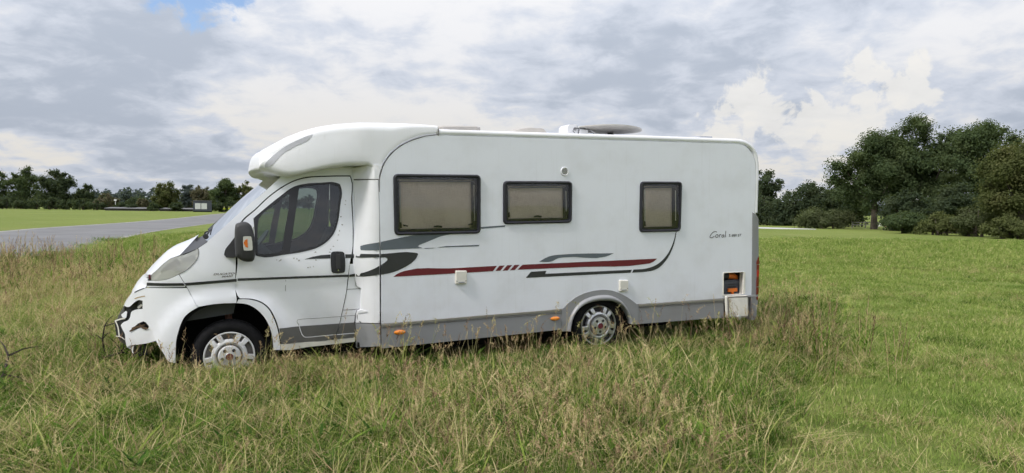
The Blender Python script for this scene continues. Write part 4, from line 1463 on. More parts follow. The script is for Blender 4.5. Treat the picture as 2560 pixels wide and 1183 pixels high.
# shallow bowl lying face up, tilted; rim ellipse from (x0,z0) to (x1,z1)
cxd, czd = (x0 + x1) / 2, (z0 + z1) / 2 - .004
hl_d = (x1 - x0) / 2
tilt = math.atan2(z1 - z0, x1 - x0)
prof = [(1.0, .0), (1.0, -.013), (.97, -.016), (.75, -.036), (.45, -.054), (.001, -.060)]
vs, fs = [], []
n_ = 40
for (r_, h_) in prof:
    for k in range(n_):
        a = 2 * math.pi * k / n_
        px_, py_ = r_ * hl_d * math.cos(a), r_ * hl_d * .92 * math.sin(a)
        vs.append((cxd + px_ * math.cos(tilt) - h_ * math.sin(tilt), .72 + py_, czd + px_ * math.sin(tilt) + h_ * math.cos(tilt) + .018 * (1 - (px_ / hl_d) ** 2)))
for i in range(len(prof) - 1):
    for k in range(n_):
        k2 = (k + 1) % n_
        fs.append((i * n_ + k, i * n_ + k2, (i + 1) * n_ + k2, (i + 1) * n_ + k))
fs.append(tuple(range(n_)))
MB().add(vs, fs).build('reflector_bowl', DISH, dr, True, 35)
(ax0, az0), (ax1, az1) = [(4.000,2.340),(4.104,2.456)]
mb_ = MB()
mb_.ring_loft([[(ax0, y, az0 - .05), (ax0 - .005, y, az1 - .03), (ax0 + .03, y, az1), (ax1 + .02, y, az1 + .005), (ax1 + .05, y, az1 - .06), (ax1 + .02, y, az0 - .05)] for y in (.60, .84)], True, True)
mb_.build('pivot_head', PLAST, dr, True, 30)
pv = MB().lathe_y([(.001, .585), (.020, .585), (.022, .60)], 14, ax1 - .005, az1 - .055)
pv.build('pivot_bolt', GREYL, dr)
(bx0, bz0), (bx1, bz1) = [(4.137,2.340),(4.276,2.396)]
mb2 = MB()
mb2.ring_loft([[(bx0, y, bz0 - .05), (bx0 + .03, y, bz1), (bx1, y, bz1), (bx1, y, bz0 - .05)] for y in (.58, .86)], True, True)
mb2.build('mount_base', PLAST, dr, True, 20)
arm = MB()
arm.tube([(p[0], .60, p[1]) for p in [(4.128,2.422),(4.197,2.405),(4.306,2.408),(4.366,2.372),(4.386,2.347)]], [.020, .018, .016, .016, .016], 8)
arm.build('support_arm', SILVER, dr)
arm2 = MB()
arm2.tube([(p[0], .95, p[1]) for p in [(4.104,2.452),(4.237,2.460),(4.387,2.474),(4.559,2.471)]], [.010, .012, .014, .014], 8)
arm2.build('feed_arm', SILVER, dr)
br = MB()
(q0x, q0z), (q1x, q1z), (q2x, q2z), (q3x, q3z) = [(4.661,2.408),(4.702,2.351),(4.645,2.350),(4.625,2.371)]
br.ring_loft([[(q0x, y, q0z), (q1x, y, q1z - .02), (q2x, y, q2z - .02), (q3x, y, q3z)] for y in (.64, .70)], True, True)
br.build('rest_bracket', BLACK, dr, False)
cb = MB()
cb.tube([(p[0], .575, p[1]) for p in spline([(4.088,2.349),(4.064,2.368),(4.069,2.390),(4.103,2.408),(4.148,2.403),(4.237,2.399),(4.306,2.395),(4.366,2.372)], False, 3)], .004, 5)
cb.build('cable', BLACK, dr)

# ---- the toilet cassette that stands in the open locker (a thing of its own)
(c0x, c0z), (c1x, c1z) = [(5.935,0.266),(6.213,0.445)]
cas = empty('toilet_cassette')
cas.matrix_world = Matrix.Identity(4)
tag(cas, 'dark grey toilet cassette with orange spout and handle standing in the open rear locker', 'cassette')
vm = Matrix.Translation(van.location) @ van.rotation_euler.to_matrix().to_4x4()
cas.location = vm @ Vector(((c0x + c1x) / 2 + .065, .29, c0z - .02))
cas.rotation_euler = van.rotation_euler
ox, oz = (c0x + c1x) / 2, c0z - .02
bd = MB()
hwc = (c1x - c0x) / 2
hc = c1z - oz
bd.ring_loft([[(-hwc, y, 0), (-hwc, y, hc - .02), (-hwc + .02, y, hc), (hwc - .01, y, hc), (hwc, y, hc - .02), (hwc, y, 0)] for y in (-.22, .22)], True, True)
bd.build('body', CASS, cas, True, 30)
bt = MB()
bt.box(-hwc - .004, hwc + .004, -.226, .2, hc - .05, hc - .025)
bt.build('rim_band', mat('cassette_rim', (.075, .08, .10), .5), cas, False)
(g0x, g0z), (g1x, g1z) = [(5.991,0.357),(6.122,0.286)]
rs = MB()
rs.box(g0x - ox, g1x - ox, -.2235, -.2, g1z - oz - .03, g0z - oz + .005)
rs.build('grip_recess', BLACK, cas, False)
oh = MB()
oh.box(g0x - ox - .006, g1x - ox + .006, -.245, -.2245, g1z - oz + .005, g0z - oz - .022)
oh.box((g0x + g1x) / 2 - ox - .014, (g0x + g1x) / 2 - ox + .016, -.243, -.2245, g1z - oz - .05, g1z - oz + .005)
oh.build('handle', ORANGE, cas, False)
k0x, k0z = (6.055,0.394)
rs2 = MB()
rs2.box(k0x - ox - .05, k0x - ox + .05, -.2235, -.2, k0z - oz - .012, k0z - oz + .012)
rs2.build('grip_recess', BLACK, cas, False)
sp = MB()
spp = [(6.025,0.494),(6.079,0.489),(6.134,0.485),(6.163,0.469),(6.171,0.443)]
sp.tube([(p[0] - ox, -.16, p[1] - oz) for p in spp], [.040, .042, .040, .036, .034], 12)
sp.build('spout', ORANGE, cas)
cp = MB()
cp.tube([(spp[0][0] - ox - .09, -.16, spp[0][1] - oz), (spp[0][0] - ox + .006, -.16, spp[0][1] - oz)], .045, 12)
cp.build('spout_cap', BLACK, cas)

# ================================================================== ground, road
def ground_mat():
    m, t, b = principled('meadow')
    tcn = t.new('ShaderNodeTexCoord').outputs['Object']
    big = t.noise(tcn, 0.035, 4, 0.6)
    mp = t.new('ShaderNodeMapping')
    t.l.new(tcn, mp.inputs[0])
    mp.inputs['Scale'].default_value = (0.12, 0.55, 1)
    mp.inputs['Rotation'].default_value = (0, 0, R(-18))
    rows = t.noise(mp.outputs[0], 1.0, 5, 0.65)
    mid = t.noise(tcn, 0.55, 6, 0.65)
    fine = t.noise(tcn, 9.0, 6, 0.7)
    fine2 = t.noise(tcn, 45.0, 3, 0.7)
    green = t.mix(t.remap(big, 0.35, 0.65), (0.140, 0.182, 0.042), (0.180, 0.220, 0.055))
    green = t.mix(t.math('MULTIPLY', t.remap(fine, 0.42, 0.72), 0.55), green, (0.095, 0.125, 0.030))
    straw = t.mix(fine2, (0.28, 0.25, 0.10), (0.36, 0.31, 0.15))
    dry = t.math('MULTIPLY', t.remap(rows, 0.50, 0.72), t.remap(mid, 0.35, 0.65))
    dry = t.math('ADD', t.math('MULTIPLY', dry, 0.75), t.math('MULTIPLY', t.remap(fine2, 0.55, 0.75), 0.22), clamp=True)
    c = t.mix(dry, green, straw)
    # bare trodden soil shows between the tall grass round the vehicle
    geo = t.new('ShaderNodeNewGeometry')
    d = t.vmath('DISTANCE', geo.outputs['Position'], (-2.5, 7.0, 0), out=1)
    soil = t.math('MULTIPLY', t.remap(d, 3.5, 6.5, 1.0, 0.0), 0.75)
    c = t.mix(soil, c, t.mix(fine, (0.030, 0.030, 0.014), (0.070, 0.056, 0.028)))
    t.l.new(c, b.inputs['Base Color'])
    b.inputs['Roughness'].default_value = 0.95
    b.inputs['Specular IOR Level'].default_value = 0.1
    bn = t.new('ShaderNodeBump')
    bn.inputs['Strength'].default_value = 0.6
    bn.inputs['Distance'].default_value = 0.06
    t.l.new(t.math('ADD', fine, t.math('MULTIPLY', fine2, 0.4)), bn.inputs['Height'])
    t.l.new(bn.outputs[0], b.inputs['Normal'])
    return m


def sheet(name, outer, z, material, grid=None):
    me = bpy.data.meshes.new(name)
    bm = bmesh.new()
    f = bm.faces.new([bm.verts.new((x, y, z)) for x, y in outer])
    if f.normal.z < 0:
        f.normal_flip()
    bmesh.ops.triangulate(bm, faces=bm.faces)
    bm.to_mesh(me)
    bm.free()
    return link(name, me, material)


gr_ = sheet('ground', [(-2500, -500), (2500, -500), (2500, 4000), (-2500, 4000)], 0.0, ground_mat())
tag(gr_, kind='structure')


def asphalt():
    m, t, b = principled('asphalt')
    tcn = t.new('ShaderNodeTexCoord').outputs['Object']
    n1 = t.noise(tcn, 0.25, 4, 0.6)
    n2 = t.noise(tcn, 30, 4, 0.7)
    mp = t.new('ShaderNodeMapping')
    t.l.new(tcn, mp.inputs[0])
    mp.inputs['Scale'].default_value = (0.9, 0.05, 1)
    mp.inputs['Rotation'].default_value = (0, 0, R(17))
    n3 = t.noise(mp.outputs[0], 1.0, 3, 0.5)
    c = t.mix(t.remap(n1, 0.3, 0.7), (0.120, 0.120, 0.126), (0.175, 0.173, 0.177))
    c = t.mix(t.math('MULTIPLY', t.remap(n3, 0.45, 0.7), 0.45), c, (0.115, 0.115, 0.12))
    c = t.mix(t.math('MULTIPLY', n2, 0.25), c, (0.21, 0.205, 0.20))
    t.l.new(c, b.inputs['Base Color'])
    b.inputs['Roughness'].default_value = 0.8
    return m


far_e = [(-24.0, 8.0), (-27.0, 24.0), (-29.5, 35.5)] + [(-31.81,43.70),(-34.56,52.40),(-39.69,73.49),(-48.92,103.68),(-75.96,185.58)] + [(-96.0, 260.0)]
near_e = [(-15.6, 8.0), (-15.4, 16.0)] + [(-15.72,21.58),(-15.93,25.70),(-19.00,33.08),(-23.86,46.63),(-30.37,70.29)] + [(-40.0, 105.0), (-66.0, 190.0), (-84.0, 258.0)]
fs_ = spline(far_e, False, 6)
ns_ = spline(near_e, False, 6)
ROAD = asphalt()
road = sheet('road', fs_ + ns_[::-1], 0.012, ROAD)
tag(road, kind='structure')
CONC = mat('concrete_edge', (0.27, 0.262, 0.24), 0.9, var=0.35, scale=1.2)


def strip(name, line, w_, z, material, h=0.0):
    m_ = MB()
    vs = []
    for i, p in enumerate(line):
        a, b = Vector(line[max(i - 1, 0)]), Vector(line[min(i + 1, len(line) - 1)])
        d = (b - a).normalized()
        n_ = Vector((-d.y, d.x)) * w_ / 2
        vs += [(p[0] - n_.x, p[1] - n_.y, z), (p[0] + n_.x, p[1] + n_.y, z)]
    m_.add(vs, [(2 * i, 2 * i + 1, 2 * i + 3, 2 * i + 2) for i in range(len(line) - 1)])
    return m_.build(name, material, None, False)


tag(strip('road_edge', fs_, 0.55, 0.016, CONC), kind='structure')
tag(strip('road_edge', ns_, 0.22, 0.016, CONC), kind='structure')
TAR_SKID = mat('tar_joint', (0.025, 0.025, 0.027), 0.6)
for ln, w_ in (([(-49.09,107.74),(-41.71,94.71),(-37.89,88.09),(-34.48,82.40)], .16), ([(-26.08,37.37),(-25.86,37.73),(-25.35,37.59)], .10), ([(-25.04,38.90),(-24.41,38.94),(-23.58,38.58)], .10)):  # one long tar joint, then two short skid marks
    tag(strip('road_tar_joint', ln, w_, 0.017, TAR_SKID), kind='structure')
path_ = sheet('path', [(28.22,85.67),(31.84,82.43),(33.65,77.93),(32.63,75.57),(28.90,75.92),(25.99,78.89)], 0.012, mat('path_pale', (0.50, 0.50, 0.48), 0.9))
tag(path_, kind='structure')

# ================================================================== foliage
def foliage_mat(name, a, b, c, trans=0.36):
    m = bpy.data.materials.new(name)
    m.use_nodes = True
    t = NT(m.node_tree)
    t.n.clear()
    geo = t.new('ShaderNodeNewGeometry')
    tcn = t.new('ShaderNodeTexCoord').outputs['Object']
    nz = t.noise(tcn, 0.45, 3, 0.5)
    col1 = t.mix(geo.outputs['Random Per Island'], a, b)
    col1 = t.mix(t.math('MULTIPLY', t.remap(nz, 0.45, 0.72), 0.7), col1, c)
    df = t.new('ShaderNodeBsdfDiffuse')
    tl = t.new('ShaderNodeBsdfTranslucent')
    t.l.new(col1, df.inputs[0])
    t.l.new(t.mix(0.5, col1, (0.16, 0.20, 0.03)), tl.inputs[0])
    ms = t.new('ShaderNodeMixShader')
    ms.inputs[0].default_value = trans
    t.l.new(df.outputs[0], ms.inputs[1])
    t.l.new(tl.outputs[0], ms.inputs[2])
    o = t.new('ShaderNodeOutputMaterial')
    t.l.new(ms.outputs[0], o.inputs[0])
    MATS[name] = m
    return m


LEAF = {
    'oak': foliage_mat('leaf_oak', (0.050, 0.074, 0.039), (0.098, 0.134, 0.063), (0.122, 0.151, 0.071)),
    'dark': foliage_mat('leaf_dark', (0.043, 0.061, 0.039), (0.077, 0.102, 0.060), (0.098, 0.115, 0.067)),
    'olive': foliage_mat('leaf_olive', (0.078, 0.094, 0.040), (0.132, 0.148, 0.060), (0.165, 0.158, 0.072)),
    'light': foliage_mat('leaf_light', (0.085, 0.105, 0.052), (0.135, 0.155, 0.081), (0.155, 0.165, 0.096)),
    'far': foliage_mat('leaf_far', (0.066, 0.088, 0.096), (0.105, 0.128, 0.128), (0.120, 0.138, 0.138)),  # bluish leaf colour with the haze of distance mixed in
    'rust': foliage_mat('leaf_rust', (0.106, 0.100, 0.071), (0.156, 0.141, 0.091), (0.188, 0.151, 0.106)),
}
BARK = mat('bark', (0.085, 0.070, 0.055), 0.95, var=0.35, scale=3, bump=0.5, bscale=9)


def leaf_mesh(name, pts, size, nrm_bias):
    """one mesh of many small leaf sprays, each a folded diamond with its own place and tilt"""
    n = len(pts)
    d = rng.normal(size=(n, 3)) * 0.8 + nrm_bias
    d /= np.linalg.norm(d, axis=1)[:, None]
    a = np.cross(d, rng.normal(size=(n, 3)))
    a /= np.linalg.norm(a, axis=1)[:, None] + 1e-9
    b = np.cross(d, a)
    s = (size * rng.uniform(0.55, 1.35, n))[:, None]
    a *= s * 0.62
    b *= s * 0.40
    f = d * s * 0.16
    V = np.stack([pts - a, pts - b * 1.0 + f, pts + a, pts + b + f], 1).reshape(-1, 3)
    me = bpy.data.meshes.new(name)
    me.vertices.add(4 * n)
    me.vertices.foreach_set('co', V.ravel().astype(np.float32))
    me.loops.add(4 * n)
    me.loops.foreach_set('vertex_index', np.arange(4 * n, dtype=np.int32))
    me.polygons.add(n)
    me.polygons.foreach_set('loop_start', np.arange(0, 4 * n, 4, dtype=np.int32))
    me.update()
    me.validate()
    return me


def tree(name, label, x, y, h, hw, kind, n, leaf, base=0.22, lobes=20, group=None, cat='tree', depth=1.0, spread=0.55, stems=1, airy=1.0):
    root = empty(name, (x, y, 0))
    tag(root, label, cat, group)
    z0, z1 = h * base, h
    cz, rz = (z0 + z1) / 2, (z1 - z0) / 2
    L = []
    M_ = lobes * 4
    for k in range(M_):
        d = rng.normal(size=3)
        d /= np.linalg.norm(d)
        r_ = rng.random() ** 0.42 * 0.86
        q = d * r_
        # a domed crown: full shoulders, ragged underside
        wide = 1.0 - 0.26 * max(0.0, q[2]) ** 1.5
        c = np.array([q[0] * hw * wide, q[1] * hw * depth * wide, cz + q[2] * rz * (1.0 if q[2] > 0 else 1.05)])
        L.append((c, hw * rng.uniform(0.10, 0.24)))
    W_ = np.array([l[1] ** 2 for l in L])
    cnt = (W_ / W_.sum() * n).astype(int)
    P, N = [], []
    for (c, rad), k in zip(L, cnt):
        d = rng.normal(size=(k, 3))
        d /= np.linalg.norm(d, axis=1)[:, None]
        q = d * (rad * np.minimum(np.abs(rng.normal(0, .72, (k, 1))), 1.25))
        q[:, 2] = q[:, 2] * 0.86
        P.append(c + q)
        N.append(d * .7 + (c - np.array([0, 0, cz])) / np.array([hw, hw, rz]) * .7 + np.array([0, 0, .5]))
    P, N = np.concatenate(P), np.concatenate(N)
    ok = P[:, 2] > 0.05 * h * (0 if base < .08 else 1) + 0.03
    P, N = P[ok], N[ok]
    link('crown', leaf_mesh('crown', P, leaf, N), LEAF[kind], root)
    tr = MB()
    r0 = h * 0.026 + .04
    lean = rng.uniform(-.04, .04, 2) * h
    for s in range(stems):
        off = rng.uniform(-.25, .25, 2) * hw * (1 if stems > 1 else 0)
        tr.tube([(off[0], off[1], -.1), (off[0] + lean[0] * .2, off[1], h * .15), (off[0] * 1.3 + lean[0] * .6, off[1] * 1.2 + lean[1] * .5, h * .42), (off[0] * 1.5 + lean[0], off[1] + lean[1], h * .82)], [r0 * 1.25, r0, r0 * .7, r0 * .15], 8)
    for c, rad in L[:min(len(L), 12)]:
        zs = max(h * .12, min(c[2] - hw * .35, h * .6)) * rng.uniform(.6, .95)
        if c[2] < zs:
            continue
        a = Vector((lean[0] * zs / h, lean[1] * zs / h, zs))
        e = Vector(c)
        mid = a.lerp(e, .55) + Vector((0, 0, -.05 * h))
        tr.tube([a, mid, e], [r0 * .45, r0 * .26, r0 * .06], 5)
    link('trunk', tr.mesh('trunk'), BARK, root)
    return root


G_R, G_L = 'trees along the right field edge', 'trees behind the far left field'
# ---- right hand side
tree('alder_tree', 'slender dark tree just right of the motorhome rear', *(37.6,105.0,8.93,3.37), 'dark', 16000, .23, .12, 16, G_R)
tree('alder_tree', 'dome topped dark tree behind the round light bush', *(41.7,98.0,6.96,4.18), 'dark', 20000, .22, .06, 18, G_R)
tree('alder_tree', 'dark tree filling the gap between the dome topped tree and the tall oaks', *(43.1,92.0,6.06,3.14), 'dark', 14000, .22, .05, 14, G_R)
tree('oak_tree', 'large oak with pale left edge whose trunk stands by the red and white barrier', *(41.1,80.0,11.08,5.36), 'oak', 66000, .185, .10, 24, G_R)
tree('oak_tree', 'tall dark oak in the middle of the right hand group', *(45.1,78.0,13.03,5.50), 'oak', 66000, .185, .12, 26, G_R)
tree('oak_tree', 'tallest oak at the right with sky gaps in its crown', *(48.9,74.0,12.77,5.36), 'oak', 66000, .185, .14, 26, G_R)
tree('hedge_maple', 'olive brown tree cut off by the right picture edge', *(39.1,54.0,8.40,3.68), 'olive', 56000, .135, .02, 24, G_R)
tree('hawthorn', 'dark thicket tree below the tallest oak', *(41.4,66.0,4.83,2.91), 'dark', 22000, .16, .0, 16, G_R, stems=3)
tree('hawthorn', 'dark thicket tree below the middle oak', *(40.2,72.0,4.45,2.66), 'dark', 20000, .16, .0, 14, G_R, stems=3)
G_B = 'bushes along the right field edge'
tree('willow_bush', 'round pale green bush standing alone left of the barrier', *(36.6,82.0,2.07,3.75), 'light', 20000, .15, .0, 16, G_B, 'bush', stems=4)
tree('willow_bush', 'small upright pale bush rising behind the round pale bush', *(37.6,88.0,3.13,1.05), 'light', 2200, .26, .0, 8, G_B, 'bush', stems=2)
tree('bramble_bush', 'low green bush right beside the red and white barrier', *(35.7,64.0,2.03,2.09), 'oak', 12000, .14, .0, 12, G_B, 'bush', stems=4)
tree('bramble_bush', 'olive bush at the foot of the oaks, second from the barrier', *(36.5,60.0,1.81,2.13), 'olive', 12000, .13, .0, 12, G_B, 'bush', stems=4)
tree('bramble_bush', 'light olive bush bulging out below the tallest oak', *(37.3,57.0,2.71,2.11), 'light', 14000, .12, .0, 12, G_B, 'bush', stems=4)
tree('bramble_bush', 'dark low bush in front of the olive brown tree', *(36.7,52.0,1.70,2.00), 'olive', 12000, .12, .0, 12, G_B, 'bush', stems=4)
tree('bramble_bush', 'dark bush between the motorhome rear and the round pale bush', *(37.0,98.0,1.62,2.98), 'dark', 7000, .20, .0, 10, G_B, 'bush', stems=3)
# ---- left hand side, far away
tree('far_oak', 'tree cut off by the left picture edge', *(-221.3,300.0,17.94,9.11), 'oak', 13300, .55, .0, 24, G_L)
tree('far_oak', 'broad tree with light airy top, second from the left edge', *(-207.3,300.0,18.78,7.67), 'oak', 15200, .55, .0, 24, G_L)
tree('far_oak', 'tall dark round tree, the darkest of the left group', *(-187.9,290.0,18.02,7.91), 'dark', 17100, .55, .0, 26, G_L)
tree('far_oak', 'small pointed tree right of the darkest left tree', *(-175.7,290.0,11.08,4.53), 'dark', 7600, .48, .0, 18, G_L)
tree('far_thorn', 'low brownish tree left of the white mast', *(-161.4,280.0,6.72,4.93), 'rust', 6650, .45, .0, 16, G_L)
tree('far_thorn', 'brownish shrub tree midway between mast and grey cabin', *(-141.5,270.0,4.70,3.07), 'rust', 4750, .42, .0, 15, G_L)
tree('far_oak', 'olive spreading tree midway in the left treeline', *(-128.0,260.0,11.92,5.46), 'olive', 13300, .45, .0, 22, G_L)
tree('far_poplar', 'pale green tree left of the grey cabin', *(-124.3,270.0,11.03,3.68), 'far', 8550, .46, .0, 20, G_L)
tree('far_oak', 'brownish tree directly behind the grey cabin', *(-115.4,262.0,10.52,4.32), 'rust', 10450, .45, .0, 20, G_L)
tree('far_oak', 'tall dark tree behind the firefighters', *(-102.0,250.0,12.62,5.47), 'oak', 17100, .44, .0, 24, G_L)
tree('far_oak', 'thin topped tree nearest the motorhome windscreen', *(-94.7,250.0,11.42,3.69), 'olive', 8550, .42, .0, 18, G_L)
G_F = 'distant trees on the horizon'
for px, top, w_, lab in ((322, 474, 46, 'pale distant tree left of the twin distant crowns'), (345, 479, 40, 'pale distant tree right of the twin distant crowns'), (285, 486, 36, 'distant tree just behind the white mast'), (238, 487, 40, 'distant tree in the dip right of the small pointed tree')):
    pass
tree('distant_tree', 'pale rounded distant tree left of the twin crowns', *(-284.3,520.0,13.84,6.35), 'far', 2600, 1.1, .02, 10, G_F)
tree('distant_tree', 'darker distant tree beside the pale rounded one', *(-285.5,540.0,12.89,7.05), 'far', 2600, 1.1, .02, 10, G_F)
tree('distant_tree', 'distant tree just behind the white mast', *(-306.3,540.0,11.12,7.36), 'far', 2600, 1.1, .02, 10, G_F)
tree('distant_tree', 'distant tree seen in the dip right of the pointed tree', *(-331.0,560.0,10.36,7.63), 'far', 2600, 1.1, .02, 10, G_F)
# low growth at the foot of the left treeline, one shrub after the other
lows = [(-198.2,275.0,4.46,4.69),(-189.8,272.0,3.88,4.17),(-183.7,272.0,4.26,4.33),(-175.5,268.0,4.74,4.26),(-169.4,268.0,4.35,4.26),(-161.3,264.0,4.53,3.90),(-154.9,262.0,3.82,3.57),(-143.1,258.0,3.01,3.22),(-137.7,255.0,2.75,2.75),(-126.8,250.0,2.97,2.84),(-118.4,248.0,3.18,2.96),(-98.2,236.0,3.81,2.95),(-92.6,236.0,4.14,3.35)]
words = ['at the left picture edge', 'second from the left picture edge', 'left of the darkest tree', 'under the darkest tree', 'right of the darkest tree', 'under the small pointed tree', 'left of the low brownish tree', 'right of the white mast', 'left of the brownish shrub tree', 'right of the brownish shrub tree', 'left of the grey cabin', 'right of the grey cabin', 'next to the windscreen behind the firefighters']
for q, wd in zip(lows, words):
    tree('hedge_shrub', 'low dark shrub of the far hedge ' + wd, *q, 'dark', 2850, .42, .0, 9, 'shrubs of the far left hedge', 'shrub', stems=3)
# the continuous dark hedge they grow out of
P = []
for k in range(150):
    u_ = k / 149
    x = -243 + u_ * 128 + rng.uniform(-1, 1)
    y = 300 - u_ * 22 + rng.uniform(-2, 2)
    hh = 4.6 + 1.3 * math.sin(k * .37) + rng.uniform(-.7, 1.0)
    d = rng.normal(size=(170, 3))
    d /= np.linalg.norm(d, axis=1)[:, None]
    q = np.array([x, y, hh * .48]) + d * np.array([1.6, 1.6, hh * .52]) * rng.uniform(.5, 1, (170, 1))
    P.append(q[q[:, 2] > .05])
P = np.concatenate(P)
hg_ = empty('field_hedge', (-180, 290, 0))
tag(hg_, 'long dark hedge closing off the far left field', 'hedge')
link('foliage', leaf_mesh('foliage', P - np.array([-180, 290, 0]), .5, np.zeros((len(P), 3)) + np.array([-.3, -.6, .5])), LEAF['dark'], hg_)
def thicket(name, label, x0, y0, x1, y1, hmin, hmax, n, leaf, kind):
    r_ = empty(name, ((x0 + x1) / 2, (y0 + y1) / 2, 0))
    tag(r_, label, 'thicket')
    Q = []
    for k in range(n):
        u_ = (k + rng.random()) / n
        hh = rng.uniform(hmin, hmax)
        c = np.array([x0 + (x1 - x0) * u_, y0 + (y1 - y0) * u_ + rng.uniform(-1, 1), hh * .48])
        d = rng.normal(size=(420, 3))
        d /= np.linalg.norm(d, axis=1)[:, None]
        q = c + d * np.array([1.0, 1.0, hh * .52]) * rng.uniform(.45, 1.1, (420, 1))
        Q.append(q[q[:, 2] > .03])
    Q = np.concatenate(Q) - np.array([(x0 + x1) / 2, (y0 + y1) / 2, 0])
    link('foliage', leaf_mesh('foliage', Q, leaf, np.zeros((len(Q), 3)) + np.array([-.4, -.5, .5])), LEAF[kind], r_)
    st = MB()
    for k in range(n):
        u_ = (k + .5) / n - .5
        bx0, by0 = (x1 - x0) * u_, (y1 - y0) * u_
        st.tube([(bx0, by0, -.05), (bx0 + rng.uniform(-.2, .2), by0, hmax * .7)], [.05, .012], 5)
    st.build('stems', BARK, r_)['kind'] = 'stuff'


(a0, a1), (b0, b1) = [(39.70,74.18),(45.74,60.98)]
thicket('thicket', 'dense dark undergrowth closing the field below the tall oaks', a0, a1, b0, b1 + 6, 2.0, 3.6, 44, .16, 'dark')
(a0, a1), (b0, b1) = [(33.75,99.07),(46.68,93.40)]
thicket('thicket', 'dark undergrowth behind the round pale bush', a0, a1, b0, b1, 3.0, 5.0, 34, .24, 'dark')
# far-off wood that reads as one mass
P = []
for k in range(420):
    x = rng.uniform(-950, 950)
    y = 760 + rng.uniform(0, 60)
    hh = 15 + 5 * math.sin(x * .013) + rng.uniform(-3, 5)
    d = rng.normal(size=(110, 3))
    d /= np.linalg.norm(d, axis=1)[:, None]
    P.append(np.array([x, y, hh * .5]) + d * np.array([7.5, 5, hh * .5]) * rng.uniform(.5, 1, (110, 1)))
P = np.concatenate(P)
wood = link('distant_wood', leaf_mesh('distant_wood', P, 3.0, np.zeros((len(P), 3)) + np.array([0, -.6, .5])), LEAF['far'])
tag(wood, 'far-off wood along the horizon', 'wood', kind='stuff')

# ================================================================== things in the distance
def at(px_w, py_w):
    return (px_w, py_w, 0)


hx, hy, hh, hw = (-101.1,230.0,3.56,2.74)
cab_ = empty('site_cabin', (hx, hy, 0), (0, 0, R(20)))
tag(cab_, 'small dark grey cabin with two white panels at the far end of the road', 'cabin')
CABG = mat('cabin_grey', (0.055, 0.062, 0.082), 0.6)
MB().box(-hw, hw * .98, -1.2, 1.2, .25, hh).build('wall', CABG, cab_, False)
MB().box(-hw - .08, hw + .06, -1.28, 1.28, hh, hh + .16).build('roof', mat('cabin_roof', (.16, .16, .18), .6), cab_, False)
for a, b in ((-.80, -.20), (-.12, .50)):
    MB().box(hw * a, hw * b, -1.26, -1.21, hh * .26, hh * .80).build('panel', mat('panel_white', (.62, .63, .63), .6), cab_, False)
MB().box(-hw, hw, -1.1, 1.1, 0, .25).build('plinth', DARK, cab_, False)
for px_, w_, lab in (((-206.54,370.85), 5.0, 'long low shed with pale roof beside the white mast'), ((-194.86,366.70), 4.5, 'long low shed with pale roof left of the brownish shrub'), ((-168.34,352.61), 5.5, 'long low shed with pale roof left of the grey cabin')):
    k_ = 250.0 / px_[1]
    s_ = empty('low_shed', (px_[0] * k_, 250, 0), (0, 0, R(8)))
    tag(s_, lab, 'shed', 'low sheds at the far field edge')
    MB().box(-w_, w_, 0, 5, 0, .8).build('wall', mat('shed_dark', (.05, .045, .042), .9), s_, False)
    MB().add([(-w_ - .3, -.3, 0.82), (w_ + .3, -.3, 0.82), (w_ + .3, 5.3, 1.25), (-w_ - .3, 5.3, 1.25), (-w_ - .3, -.3, 0.74), (w_ + .3, -.3, 0.74)], [(0, 1, 2, 3), (4, 5, 1, 0)]).build('roof', mat('shed_roof', (.13, .13, .135), .8), s_, False)
mx, my, mh, _ = (-147.6,262.0,4.05,0.30)
mast = empty('white_mast', (mx, my, 0))
tag(mast, 'thin white camera mast in front of the far hedge', 'mast')
MB().tube([(0, 0, 0), (0, 0, mh)], .11, 8).build('pole', mat('mast_white', (.7, .7, .7), .5), mast)
MB().box(-.35, .35, -.25, .25, mh - .5, mh - .1).build('camera_head', mat('mast_white', (.7, .7, .7), .5), mast, False)
MB().box(-.5, .5, -.15, .15, mh - .05, mh + .08).build('crossbar', mat('mast_white', (.7, .7, .7), .5), mast, False)

# red and white barrier board and wooden rail fence on the right
bx_, by_ = (46.62,89.12)
bar = empty('barrier_board', (bx_, by_, 0), (0, 0, R(4)))
tag(bar, 'red and white striped barrier board beside the oak trunk', 'barrier')
wb = 1.05
for i, m_ in enumerate((D_RED, 0, 1)):
    pass
BR, BW = mat('barrier_red', (.42, .03, .03), .5), mat('barrier_white', (.75, .74, .72), .5)
for i, (a, b, m_) in enumerate(((-1.05, -.45, BR), (-.45, .45, BW), (.45, 1.05, BR))):
    MB().box(a, b, -.03, .03, .18, .40).build('board', m_, bar, False)
    MB().box(a, b, -.03, .03, .48, .66).build('board', m_, bar, False)
for s in (-.9, .9):
    MB().box(s - .04, s + .04, .032, .10, 0, .7).build('post', DARK, bar, False)
fx, fy = (44.20,88.03)
fen_ = empty('rail_fence', (fx, fy, 0), (0, 0, R(-3)))
tag(fen_, 'grey wooden rail fence left of the oak trunk', 'fence')
WOODG = mat('weathered_wood', (.13, .125, .12), .9, var=.3, scale=6)
for z_ in (.32, .62):
    MB().box(-1.7, 1.6, -.03, .03, z_, z_ + .11).build('rail', WOODG, fen_, False)
for s in (-1.6, 0, 1.5):
    MB().box(s - .06, s + .06, .032, .13, 0, .8).build('post', WOODG, fen_, False)


